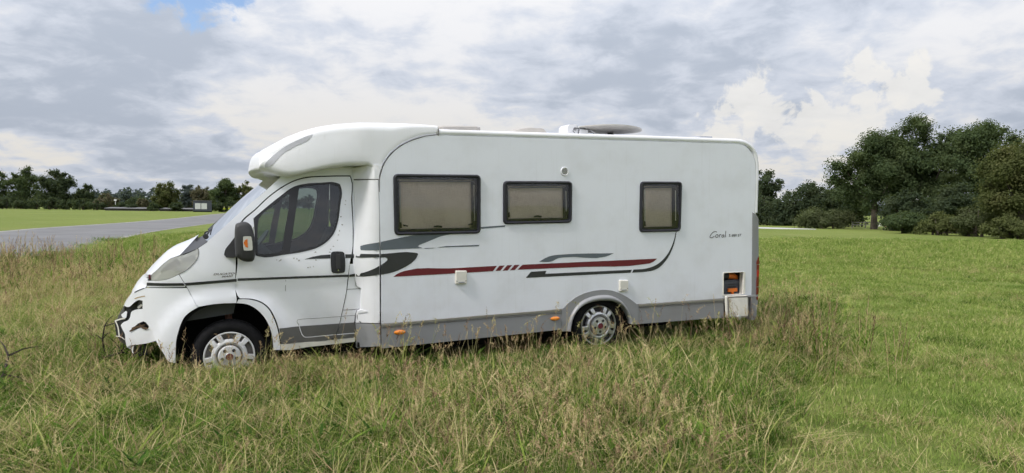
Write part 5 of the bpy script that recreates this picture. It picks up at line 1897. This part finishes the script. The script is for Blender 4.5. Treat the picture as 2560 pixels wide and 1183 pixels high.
# firefighters far down the road
def person(label, px, py, face):
    p = empty('person', (px, py, 0), (0, 0, face))
    tag(p, label, 'person', 'firefighters on the road')
    J = {'pelvis': (0, 0, .95), 'waist': (0, 0, 1.10), 'chest': (0, .01, 0.82), 'neck': (0, .01, 1.48), 'head0': (0, 0, 1.56), 'head1': (0, -.01, 1.70),
         'hipL': (.10, 0, .90), 'kneeL': (.12, -.04, .50), 'ankL': (.13, .02, .09), 'toeL': (.15, -.14, .04),
         'hipR': (-.10, 0, .90), 'kneeR': (-.12, .03, .50), 'ankR': (-.13, .05, .09), 'toeR': (-.15, -.11, .04),
         'shL': (.20, .01, 1.42), 'elL': (.28, .02, 1.14), 'wrL': (.27, -.12, .95), 'haL': (.26, -.18, .88),
         'shR': (-.20, .01, 1.42), 'elR': (-.27, .05, 1.13), 'wrR': (-.29, -.04, .90), 'haR': (-.29, -.07, .81)}
    Rr_ = {'pelvis': .17, 'waist': .16, 'chest': .19, 'neck': .065, 'head0': .085, 'head1': .095, 'hip': .105, 'knee': .075, 'ank': .055, 'toe': .045, 'sh': .085, 'el': .06, 'wr': .045, 'ha': .04}
    names = list(J)
    E_ = [('pelvis', 'waist'), ('waist', 'chest'), ('chest', 'neck'), ('neck', 'head0'), ('head0', 'head1')]
    for s in 'LR':
        E_ += [('pelvis', 'hip' + s), ('hip' + s, 'knee' + s), ('knee' + s, 'ank' + s), ('ank' + s, 'toe' + s), ('chest', 'sh' + s), ('sh' + s, 'el' + s), ('el' + s, 'wr' + s), ('wr' + s, 'ha' + s)]
    me = bpy.data.meshes.new('body')
    me.from_pydata([J[k] for k in names], [(names.index(a), names.index(b)) for a, b in E_], [])
    o = link('body', me, None, p)
    o.modifiers.new('skin', 'SKIN')
    for i, k in enumerate(names):
        r_ = Rr_.get(k, Rr_.get(k[:-1], .05))
        me.skin_vertices[0].data[i].radius = (r_, r_ * (.75 if k in ('chest', 'waist', 'pelvis') else 1))
        me.skin_vertices[0].data[i].use_root = (k == 'pelvis')
    sb = o.modifiers.new('sub', 'SUBSURF')
    sb.levels = sb.render_levels = 1
    m, t, b = principled('firefighter_clothes')
    zz = t.new('ShaderNodeSeparateXYZ')
    t.l.new(t.new('ShaderNodeTexCoord').outputs['Object'], zz.inputs[0])
    hi = t.math('MULTIPLY', t.remap(zz.outputs[2], 1.02, 1.03), t.remap(zz.outputs[2], 1.46, 1.47, 1, 0))
    skin = t.remap(zz.outputs[2], 1.50, 1.51)
    t.l.new(t.mix(skin, t.mix(hi, (.02, .02, .025), (.45, .55, .03)), (.45, .30, .22)), b.inputs['Base Color'])
    b.inputs['Roughness'].default_value = .8
    me.materials.append(m)
    hm = MB()
    rings = []
    for z_, r_ in ((1.64, .135), (1.68, .13), (1.74, .12), (1.79, .085), (1.81, .03)):
        rings.append([(r_ * math.cos(a), r_ * 1.15 * math.sin(a) - .01, z_) for a in [2 * math.pi * k / 14 for k in range(14)]])
    hm.ring_loft(rings, True, True)
    hm.build('helmet', mat('helmet_yellow', (.62, .60, .25), .35), p)


for (px, py), lab, fa_ in zip([(-89.86,219.70),(-91.28,226.95),(-92.40,231.55)], ('firefighter in dark trousers and yellow vest standing leftmost on the far road', 'firefighter in yellow vest standing second on the far road', 'firefighter half hidden by the windscreen on the far road'), (.3, -.4, .8)):
    k_ = 205 / py
    person(lab, px * k_, 205, fa_)

# ================================================================== grass
def grass_mat(name, ramp):
    m = bpy.data.materials.new(name)
    m.use_nodes = True
    t = NT(m.node_tree)
    t.n.clear()
    at_ = t.new('ShaderNodeAttribute')
    at_.attribute_name = 'dry'
    oi = t.new('ShaderNodeObjectInfo')
    f = t.math('ADD', at_.outputs['Fac'], t.math('MULTIPLY', t.math('SUBTRACT', oi.outputs['Random'], 0.5), 0.30), clamp=True)
    cr = t.new('ShaderNodeValToRGB')
    t.l.new(f, cr.inputs[0])
    el = cr.color_ramp.elements
    el[0].position, el[0].color = ramp[0][0], (*ramp[0][1], 1)
    el[1].position, el[1].color = ramp[-1][0], (*ramp[-1][1], 1)
    for p, c in ramp[1:-1]:
        e = el.new(p)
        e.color = (*c, 1)
    df = t.new('ShaderNodeBsdfDiffuse')
    tl = t.new('ShaderNodeBsdfTranslucent')
    t.l.new(cr.outputs[0], df.inputs[0])
    t.l.new(cr.outputs[0], tl.inputs[0])
    ms = t.new('ShaderNodeMixShader')
    ms.inputs[0].default_value = 0.32
    t.l.new(df.outputs[0], ms.inputs[1])
    t.l.new(tl.outputs[0], ms.inputs[2])
    o = t.new('ShaderNodeOutputMaterial')
    t.l.new(ms.outputs[0], o.inputs[0])
    return m


GRASS = grass_mat('grass_blades', [(0.0, (0.042, 0.088, 0.020)), (0.25, (0.142, 0.240, 0.040)), (0.48, (0.32, 0.36, 0.09)), (0.68, (0.62, 0.52, 0.29)), (0.85, (0.38, 0.26, 0.155)), (1.0, (0.13, 0.08, 0.055))])


GRASS_L = grass_mat('lawn_blades', [(0.0, (0.07, 0.125, 0.026)), (0.25, (0.200, 0.290, 0.062)), (0.48, (0.37, 0.41, 0.125)), (0.68, (0.62, 0.54, 0.29)), (1.0, (0.36, 0.26, 0.15))])


class Clump:
    def __init__(s):
        s.v, s.f, s.d = [], [], []

    def blade(s, base, hgt, wid, az, lean, bend, dry, segs=3, tip=0.0, twist=None):
        """one grass blade: a tapering ribbon that leans and bends over"""
        dx, dy = math.cos(az), math.sin(az)
        fa = az + math.pi / 2 if twist is None else twist
        sx, sy = math.cos(fa), math.sin(fa)
        b = len(s.v)
        for i in range(segs + 1):
            t = i / segs
            out = lean * t + bend * t * t
            zz = hgt * (t - 0.35 * min(1.5, abs(bend)) * t * t * t)
            px, py = base[0] + dx * out * hgt, base[1] + dy * out * hgt
            w_ = wid * (1 - t ** 1.6 * (1 - tip)) * (0.6 + 0.4 * min(1, t * 4))
            if i == segs and tip == 0:
                s.v.append((px, py, base[2] + zz))
                s.d.append(dry)
            else:
                s.v += [(px - sx * w_ / 2, py - sy * w_ / 2, base[2] + zz), (px + sx * w_ / 2, py + sy * w_ / 2, base[2] + zz)]
                s.d += [dry, dry]
        for i in range(segs):
            a = b + 2 * i
            if i == segs - 1 and tip == 0:
                s.f.append((a, a + 1, a + 2))
            else:
                s.f.append((a, a + 1, a + 3, a + 2))
        return (px, py, base[2] + zz)

    def head(s, p, az, length, droop, dry, n, wid, fluff):
        """seed head: little spikelets along a drooping tip"""
        for k in range(n):
            t = k / n
            q = (p[0] + math.cos(az) * droop * t * t * length, p[1] + math.sin(az) * droop * t * t * length, p[2] - length * .15 + t * length * (1 - .5 * droop * t))
            a2 = random.uniform(0, 6.283)
            L = fluff * (1 - .6 * t) * random.uniform(.6, 1.3)
            e = (q[0] + math.cos(a2) * L, q[1] + math.sin(a2) * L, q[2] + L * random.uniform(.2, 1.1))
            s_ = (math.cos(a2 + 1.57) * wid, math.sin(a2 + 1.57) * wid)
            m_ = ((q[0] + e[0]) / 2, (q[1] + e[1]) / 2, (q[2] + e[2]) / 2)
            b = len(s.v)
            s.v += [q, (m_[0] - s_[0], m_[1] - s_[1], m_[2]), e, (m_[0] + s_[0], m_[1] + s_[1], m_[2])]
            s.d += [min(1, dry + random.uniform(-.08, .08))] * 4
            s.f.append((b, b + 1, b + 2, b + 3))

    def obj(s, name, c, matl):
        me = bpy.data.meshes.new(name)
        me.from_pydata(s.v, [], s.f)
        a = me.attributes.new('dry', 'FLOAT', 'POINT')
        a.data.foreach_set('value', s.d)
        me.materials.append(matl)
        o = bpy.data.objects.new(name, me)
        c.objects.link(o)
        return o


U = random.uniform


def disc(r_):
    a, q = U(0, 6.283), r_ * math.sqrt(random.random())
    return (q * math.cos(a), q * math.sin(a), -.005)


def variants(name, n, fn):
    c = bpy.data.collections.new(name)
    for k in range(n):
        cl = Clump()
        fn(cl)
        cl.obj('%s_%02d' % (name, k), c, GRASS_L if name == 'src_lawn' else GRASS)
    return c


def f_lawn(c):
    for _ in range(190):
        dry = U(.12, .38) if random.random() < .88 else U(.5, .72)
        c.blade(disc(.32), U(.03, .075), U(.004, .008), U(0, 6.28), U(.1, .6), U(.1, .9), dry, 2)


def f_tuft(c):
    for _ in range(150):
        dry = U(.0, .36) if random.random() < .86 else U(.48, .80)
        c.blade(disc(.26), U(.08, .27), U(.005, .010), U(0, 6.28), U(.05, .5), U(.1, 1.1), dry, 3)


def f_straw(c):
    for _ in range(90):
        dry = U(.50, .92) if random.random() < .8 else U(.25, .45)
        c.blade(disc(.28), U(.10, .36), U(.004, .008), U(0, 6.28), U(.3, 1.3), U(.2, 1.4), dry, 3)


def f_long(c):
    # single long bleached straws fallen across the rest
    for _ in range(3):
        b = disc(.25)
        c.blade((b[0], b[1], U(.04, .14)), U(.18, .34), U(.005, .008), U(0, 6.28), U(.8, 2.2), U(-.2, .4), U(.60, .72), 4, tip=.4)
    for _ in range(3):
        b = disc(.25)
        c.blade((b[0], b[1], U(.05, .22)), U(.10, .20), U(.012, .020), U(0, 6.28), U(.5, 1.4), U(.1, .8), U(.40, .66), 3)


def f_stalk(c):
    for _ in range(random.choice((3, 4, 5))):
        h_ = U(.38, .68)
        az = U(0, 6.28)
        dry = U(.58, .78)
        p = c.blade(disc(.09), h_, .0045, az, U(.0, .28), U(0, .22), dry, 4, tip=.5)
        c.head(p, az, U(.10, .22), U(.1, .7), min(.97, dry + U(.04, .24)), 34, .0045, U(.020, .042))
        for _k in range(2):
            c.blade(disc(.09), h_ * U(.3, .7), .006, U(0, 6.28), U(.1, .5), U(.3, 1.2), U(.35, .75), 3)


def f_panicle(c):
    for _ in range(2):
        h_ = U(.55, .85)
        az = U(0, 6.28)
        p = c.blade(disc(.07), h_, .005, az, U(.0, .25), U(0, .35), U(.50, .66), 5, tip=.5)
        c.head(p, az, U(.16, .26), U(.3, 1.0), U(.60, .80), 34, .003, U(.04, .07))
        for _k in range(3):
            c.blade(disc(.07), h_ * U(.3, .6), U(.008, .012), U(0, 6.28), U(.15, .5), U(.4, 1.4), U(.12, .60), 4)


def f_broad(c):
    for _ in range(7):
        c.blade(disc(.05), U(.20, .42), U(.011, .018), U(0, 6.28), U(.1, .5), U(.4, 1.5), U(.10, .42) if random.random() < .75 else U(.46, .6), 5)


def f_herb(c):
    for _ in range(16):
        b = disc(.09)
        c.blade((b[0], b[1], U(.02, .16)), U(.05, .09), U(.018, .03), U(0, 6.28), U(.6, 1.3), U(.2, .8), U(.02, .22), 2)


def f_weed(c):
    # dock-like weed: upright stems with rusty seed spikes and leaves
    for _ in range(4):
        h_ = U(.55, .95)
        az = U(0, 6.28)
        b0 = disc(.10)
        p = c.blade(b0, h_, .008, az, U(0, .18), U(0, .1), U(.45, .9), 4, tip=.6)
        for q in range(5):
            t = .45 + .12 * q
            c.head((b0[0] + (p[0] - b0[0]) * t, b0[1] + (p[1] - b0[1]) * t, p[2] * t), U(0, 6.28), U(.09, .15), .3, U(.80, .97), 14, .006, .025)
        for _k in range(5):
            c.blade((b0[0], b0[1], h_ * U(.1, .6)), U(.10, .22), U(.014, .024), U(0, 6.28), U(.4, 1.0), U(.3, 1.0), U(.0, .35), 3)


COLS = {k: variants('src_' + k, n, f) for k, n, f in (('lawn', 5, f_lawn), ('tuft', 8, f_tuft), ('straw', 6, f_straw), ('stalk', 10, f_stalk), ('long', 8, f_long), ('panicle', 8, f_panicle), ('broad', 5, f_broad), ('herb', 4, f_herb), ('weed', 6, f_weed))}


def vnoise(x, y, s, seed=0):
    """cheap smooth noise for density"""
    r_ = np.random.default_rng(seed)
    out = np.zeros_like(x)
    for k in range(6):
        a = r_.uniform(0, 6.283)
        f = s * r_.uniform(.6, 1.7)
        out += np.sin(x * math.cos(a) * f + y * math.sin(a) * f + r_.uniform(0, 6.283))
    return out / 6 ** .5 * .5      # about -1..1


def scatter(name, colname, x, y, scl, label, tilt=.12):
    n = len(x)
    me = bpy.data.meshes.new(name)
    me.vertices.add(n)
    me.vertices.foreach_set('co', np.c_[x, y, np.zeros(n)].ravel().astype(np.float32))
    for nm, tp, val in (('scl', 'FLOAT', scl), ('pick', 'INT', rng.integers(0, 64, n).astype(np.int32))):
        a = me.attributes.new(nm, tp, 'POINT')
        a.data.foreach_set('value', val.astype(np.float32) if tp == 'FLOAT' else val)
    rot = np.c_[rng.normal(0, tilt, n), rng.normal(0, tilt, n), rng.uniform(0, 6.283, n)]
    a = me.attributes.new('rot', 'FLOAT_VECTOR', 'POINT')
    a.data.foreach_set('vector', rot.ravel().astype(np.float32))
    o = link(name, me)
    tag(o, label, 'grass', kind='stuff')
    ng = bpy.data.node_groups.new(name, 'GeometryNodeTree')
    ng.interface.new_socket('Geometry', in_out='INPUT', socket_type='NodeSocketGeometry')
    ng.interface.new_socket('Geometry', in_out='OUTPUT', socket_type='NodeSocketGeometry')
    N = ng.nodes
    gi, go = N.new('NodeGroupInput'), N.new('NodeGroupOutput')
    ci = N.new('GeometryNodeCollectionInfo')
    ci.inputs['Collection'].default_value = COLS[colname]
    ci.inputs['Separate Children'].default_value = True
    ci.inputs['Reset Children'].default_value = True
    ip = N.new('GeometryNodeInstanceOnPoints')
    ip.inputs['Pick Instance'].default_value = True

    def attr(nm, tp):
        q = N.new('GeometryNodeInputNamedAttribute')
        q.data_type = tp
        q.inputs['Name'].default_value = nm
        return q.outputs['Attribute']
    e2r = N.new('FunctionNodeEulerToRotation')
    Lk = ng.links
    Lk.new(gi.outputs[0], ip.inputs['Points'])
    Lk.new(ci.outputs[0], ip.inputs['Instance'])
    Lk.new(attr('pick', 'INT'), ip.inputs['Instance Index'])
    Lk.new(attr('rot', 'FLOAT_VECTOR'), e2r.inputs[0])
    Lk.new(e2r.outputs[0], ip.inputs['Rotation'])
    Lk.new(attr('scl', 'FLOAT'), ip.inputs['Scale'])
    Lk.new(ip.outputs[0], go.inputs[0])
    md = o.modifiers.new('scatter', 'NODES')
    md.node_group = ng
    return o


VX = np.array([math.cos(van.rotation_euler.z), math.sin(van.rotation_euler.z)])
VY = np.array([-VX[1], VX[0]])


def local(x, y):
    dx, dy = x - van.location.x, y - van.location.y
    return dx * VX[0] + dy * VX[1], dx * VY[0] + dy * VY[1]


ROADP = fs_ + ns_[::-1]


def cand(n, x0, x1, y0, y1, margin=2.4):
    x, y = rng.uniform(x0, x1, n), rng.uniform(y0, y1, n)
    k = np.abs(x) < .745 * y + margin
    k &= ~pin(ROADP, x, y)
    return x[k], y[k]


def clear_side(x, y):
    # right beside the near wall the tall stalks were flattened when the vehicle rolled in
    u, v = local(x, y)
    return np.where((u > -1.2) & (u < 7.0) & (v > -1.5) & (v < .2), .30 + .70 * np.clip(-v / 1.5, 0, 1), 1.0)


def tall_zone(x, y):
    """1 in the uncut strip the vehicle stands in, 0 on the mown field"""
    edge = 2.15 + (y - 4.57) * .50 + .45 * vnoise(x, y, 1.3, 3)
    t = np.clip((edge - x) / .9, 0, 1)
    u, v = local(x, y)
    t *= np.clip((3.3 + .5 * vnoise(x, y, .8, 5) - v) / .8, 0, 1) * (u > -6) + (u <= -6)
    # near the road on the left the verge is cut short
    verge = np.clip((x - (-2.2 - .52 * y) + 0) / 3.0, 0, 1)
    return t


def outside_van(x, y, pad=.05):
    u, v = local(x, y)
    return ~((u > -.55) & (u < 6.55) & (v > .12 - pad) & (v < 2.3))


def dens(x, y, d):
    """keep with probability d"""
    k = rng.random(len(x)) < d
    return x[k], y[k]


# -- tall strip near the viewer and round the vehicle
def thin(x, y, a=6.0):
    return np.clip((a / np.maximum(y, a)) ** 1.2, .12, 1)


flat_path = lambda x, y: np.clip(1 - np.abs((x + 4.2) - (y - 5.5) * -.55) / 1.3, 0, 1) * (y < 9) * (x < -2.0)
x, y = cand(36000, -16, 8, 3.6, 22)
x, y = dens(x, y, tall_zone(x, y) * thin(x, y))
inside = ~outside_van(x, y)
s = rng.uniform(.55, 1.2, len(x)) * (1 + .28 * vnoise(x, y, 1.6, 8)) * (1 - .45 * flat_path(x, y))
u_, v_ = local(x, y)
s = np.where((u_ > -1) & (u_ < 6.8) & (v_ > -.9) & (v_ <= .1), s * .72, s) * .88
s = np.where(inside, s * .28, s)
k = ~((u_ > -.3) & (u_ < 6.4) & (v_ > .3) & (v_ < 2.2))
x, y, s = x[k], y[k], s[k]
scatter('tall_grass', 'tuft', x, y, s, 'green and yellowing grass blades round the motorhome')
x, y = cand(9500, -18, 8, 3.6, 24)
x, y = dens(x, y, tall_zone(x, y) * thin(x, y) * np.clip(.45 + .85 * vnoise(x, y, 1.3, 21), .04, 1))
k = outside_van(x, y)
x, y = x[k], y[k]
scatter('dead_straw', 'straw', x, y, rng.uniform(.6, 1.15, len(x)), 'bent dead straw lying among the grass')
x, y = cand(40000, -18, 8, 3.9, 22)
x, y = dens(x, y, tall_zone(x, y) * thin(x, y) * np.clip(.26 + .70 * vnoise(x, y, 1.7, 31), .03, 1) * (1 - .85 * flat_path(x, y)) * clear_side(x, y))
k = outside_van(x, y, .12)
x, y = x[k], y[k]
scatter('seed_stalks', 'stalk', x, y, rng.uniform(.38, .72, len(x)) * (1 + .25 * np.clip((y - 10) / 6, 0, 1)), 'dry brown grass stalks with seed heads', .10)
x, y = cand(9000, -16, 8, 3.9, 20)
x, y = dens(x, y, tall_zone(x, y) * thin(x, y) * np.clip(.22 + .5 * vnoise(x, y, 1.0, 41), .03, 1) * (1 - .8 * flat_path(x, y)) * clear_side(x, y))
k = outside_van(x, y, .12)
x, y = x[k], y[k]
scatter('feathery_stalks', 'panicle', x, y, rng.uniform(.42, .78, len(x)), 'tall straw coloured stalks with feathery heads', .12)
x, y = cand(9000, -16, 8, 3.9, 20)
x, y = dens(x, y, tall_zone(x, y) * thin(x, y) * .35)
k = outside_van(x, y)
x, y = x[k], y[k]
scatter('broad_blades', 'broad', x, y, rng.uniform(.6, 1.1, len(x)), 'broad green and yellow grass leaves')
x, y = cand(9000, -16, 8, 3.9, 20)
x, y = dens(x, y, tall_zone(x, y) * thin(x, y) * .45)
k = outside_van(x, y)
x, y = x[k], y[k]
scatter('leafy_herbs', 'herb', x, y, rng.uniform(.6, 1.2, len(x)), 'small leafy herbs among the grass')
x, y = cand(1300, -16, 8, 3.9, 16)
x, y = dens(x, y, tall_zone(x, y) * thin(x, y) * .5)
k = outside_van(x, y, .3)
x, y = x[k], y[k]
scatter('fallen_straws', 'long', x, y, rng.uniform(.6, 1.1, len(x)), 'long bleached straws fallen across the grass')
# -- weeds: by the rear corner and along the road verge on the left
x, y = cand(900, 2.0, 5.6, 6.2, 10.8)
x, y = dens(x, y, np.clip(1.2 - np.hypot((x - 3.75) / 1.2, (y - 8.5) / 1.9), 0, 1) * .09)
k = outside_van(x, y, .1)
x, y = x[k], y[k]
scatter('dock_weeds', 'weed', x, y, rng.uniform(.55, .95, len(x)), 'dark weeds with brown seed spikes behind the rear corner', .1)
x, y = cand(5200, -15.2, -6.5, 11.5, 19.5)
x, y = dens(x, y, np.clip((-x - 6.5) / 6, 0, 1) * np.clip(.30 + .7 * vnoise(x, y, .9, 61), .0, 1) * .20)
scatter('verge_weeds', 'weed', x, y, rng.uniform(.7, 1.15, len(x)), 'rusty brown weeds along the road verge at the left', .1)
x, y = cand(9000, -16, -4.0, 8.5, 20)
x, y = dens(x, y, np.clip((-x - 4) / 3, 0, 1) * np.clip(.45 + .6 * vnoise(x, y, .9, 91), .05, 1) * .34 * np.clip((21 - y) / 6, 0, 1))
k = outside_van(x, y, .1)
x, y = x[k], y[k]
scatter('verge_stalks', 'stalk', x, y, rng.uniform(.6, 1.0, len(x)), 'dry tan stalks on the verge between the road and the nose', .1)
x, y = cand(4200, -16, -4.0, 8.5, 20)
x, y = dens(x, y, np.clip((-x - 4) / 3, 0, 1) * np.clip(.45 + .6 * vnoise(x, y, .9, 92), .05, 1) * .36 * np.clip((21 - y) / 6, 0, 1))
k = outside_van(x, y, .1)
x, y = x[k], y[k]
scatter('verge_straw', 'straw', x, y, rng.uniform(.7, 1.2, len(x)), 'dead straw on the verge between the road and the nose')
# -- cut field right of the strip and beyond the vehicle
x, y = cand(46000, -20, 36, 2.6, 46)
x, y = dens(x, y, (1 - tall_zone(x, y)) * np.clip((9.5 / np.maximum(y, 9.5)) ** 1.25, .06, 1))
scatter('mown_grass', 'lawn', x, y, rng.uniform(.8, 1.35, len(x)) * np.clip(y / 14, 1, 2.2), 'short cut green grass of the field')
x, y = cand(12000, 1.5, 30, 4.2, 34)
x, y = dens(x, y, (1 - tall_zone(x, y)) * np.clip((9.0 / np.maximum(y, 9.0)) ** 1.1, .06, 1) * np.clip(.05 + 1.0 * vnoise(x * .35, y * 1.8, .9, 71), 0.0, .9))
scatter('hay_wisps', 'straw', x, y, rng.uniform(.35, .65, len(x)), 'yellow wisps of cut hay on the field', .25)
x, y = cand(5000, 1.5, 20, 4.2, 20)
x, y = dens(x, y, (1 - tall_zone(x, y)) * .30 * np.clip(.3 + vnoise(x, y, .8, 81), 0, 1))
scatter('field_tufts', 'tuft', x, y, rng.uniform(.35, .6, len(x)), 'taller green tufts on the cut field')

# -- the grass stands thickest right along the near side, half hiding the front wheel
def along(n, u0, u1, v0, v1):
    u, v = rng.uniform(u0, u1, n), rng.uniform(v0, v1, n)
    return van.location.x + u * VX[0] + v * VY[0], van.location.y + u * VX[1] + v * VY[1]


x, y = along(90, -.7, 1.2, -.5, .04)
scatter('wheel_grass', 'tuft', x, y, rng.uniform(.6, 1.0, len(x)), 'long grass in front of the front wheel')
x, y = along(80, -.8, 1.3, -.55, .0)
scatter('wheel_straw', 'straw', x, y, rng.uniform(.55, .95, len(x)), 'tangled dead straw in front of the front wheel')
x, y = along(46, -.9, 6.8, -.55, -.03)
scatter('side_stalks', 'stalk', x, y, rng.uniform(.55, .95, len(x)), 'brown seed stalks standing along the near side of the motorhome', .1)
x, y = along(14, -.9, 6.8, -.6, -.05)
scatter('side_feathers', 'panicle', x, y, rng.uniform(.55, .9, len(x)), 'feathery stalks standing along the near side of the motorhome', .12)

# ---- broken branches on the ground by the crashed nose
TWIG = mat('twig_dark', (0.030, 0.022, 0.018), 0.9, var=.3)
def branch(name, label, pts, r0, forks):
    b = empty(name, pts[0])
    tag(b, label, 'branch', 'broken branches by the nose')
    o = Vector(pts[0])
    m_ = MB()
    P_ = [Vector(p) - o for p in pts]
    m_.tube(P_, list(np.linspace(r0, r0 * .3, len(P_))), 6)
    m_.build('stem', TWIG, b)
    for i, d in forks:
        t_ = MB()
        a = P_[i]
        t_.tube([a, a + Vector(d) * .5 + Vector((0, 0, .02)), a + Vector(d)], [r0 * .5, r0 * .35, r0 * .12], 5)
        t_.build('twig', TWIG, b)


(b1, b2, b3, b4) = [(-4.65,6.26),(-4.71,6.59),(-4.80,6.98),(-4.75,7.12)]
branch('broken_branch', 'dark broken branch sticking up at the left picture edge', [(b1[0], b1[1], .04), (b2[0], b2[1] - .1, .12), (b3[0], b3[1] - .3, .26), (b4[0], b4[1] - .45, .27)], .020, [(1, (.35, -.1, -.06)), (2, (.15, .2, .05)), (2, (-.15, .1, .12))])
(b1, b2, b3) = [(-4.41,7.61),(-4.19,7.42),(-4.13,7.62)]
branch('broken_branch', 'thin dark branch bent up against the torn bumper', [(b1[0], b1[1], .0), (b1[0] - .02, b1[1] - .02, .25), (b1[0] + .02, b1[1] - .05, .40), (b1[0] + .22, b1[1] - .05, .46)], .012, [(1, (.15, -.1, .10)), (1, (-.12, 0, .05)), (2, (.1, .0, .12))])
branch('broken_branch', 'dark twig lying under the torn bumper', [(b2[0] - .1, b2[1] - .1, .10), (b2[0] + .15, b2[1] - .15, .18), (b3[0] + .1, b3[1] - .2, .12)], .013, [(1, (.1, -.1, .15)), (1, (-.1, -.05, .16))])
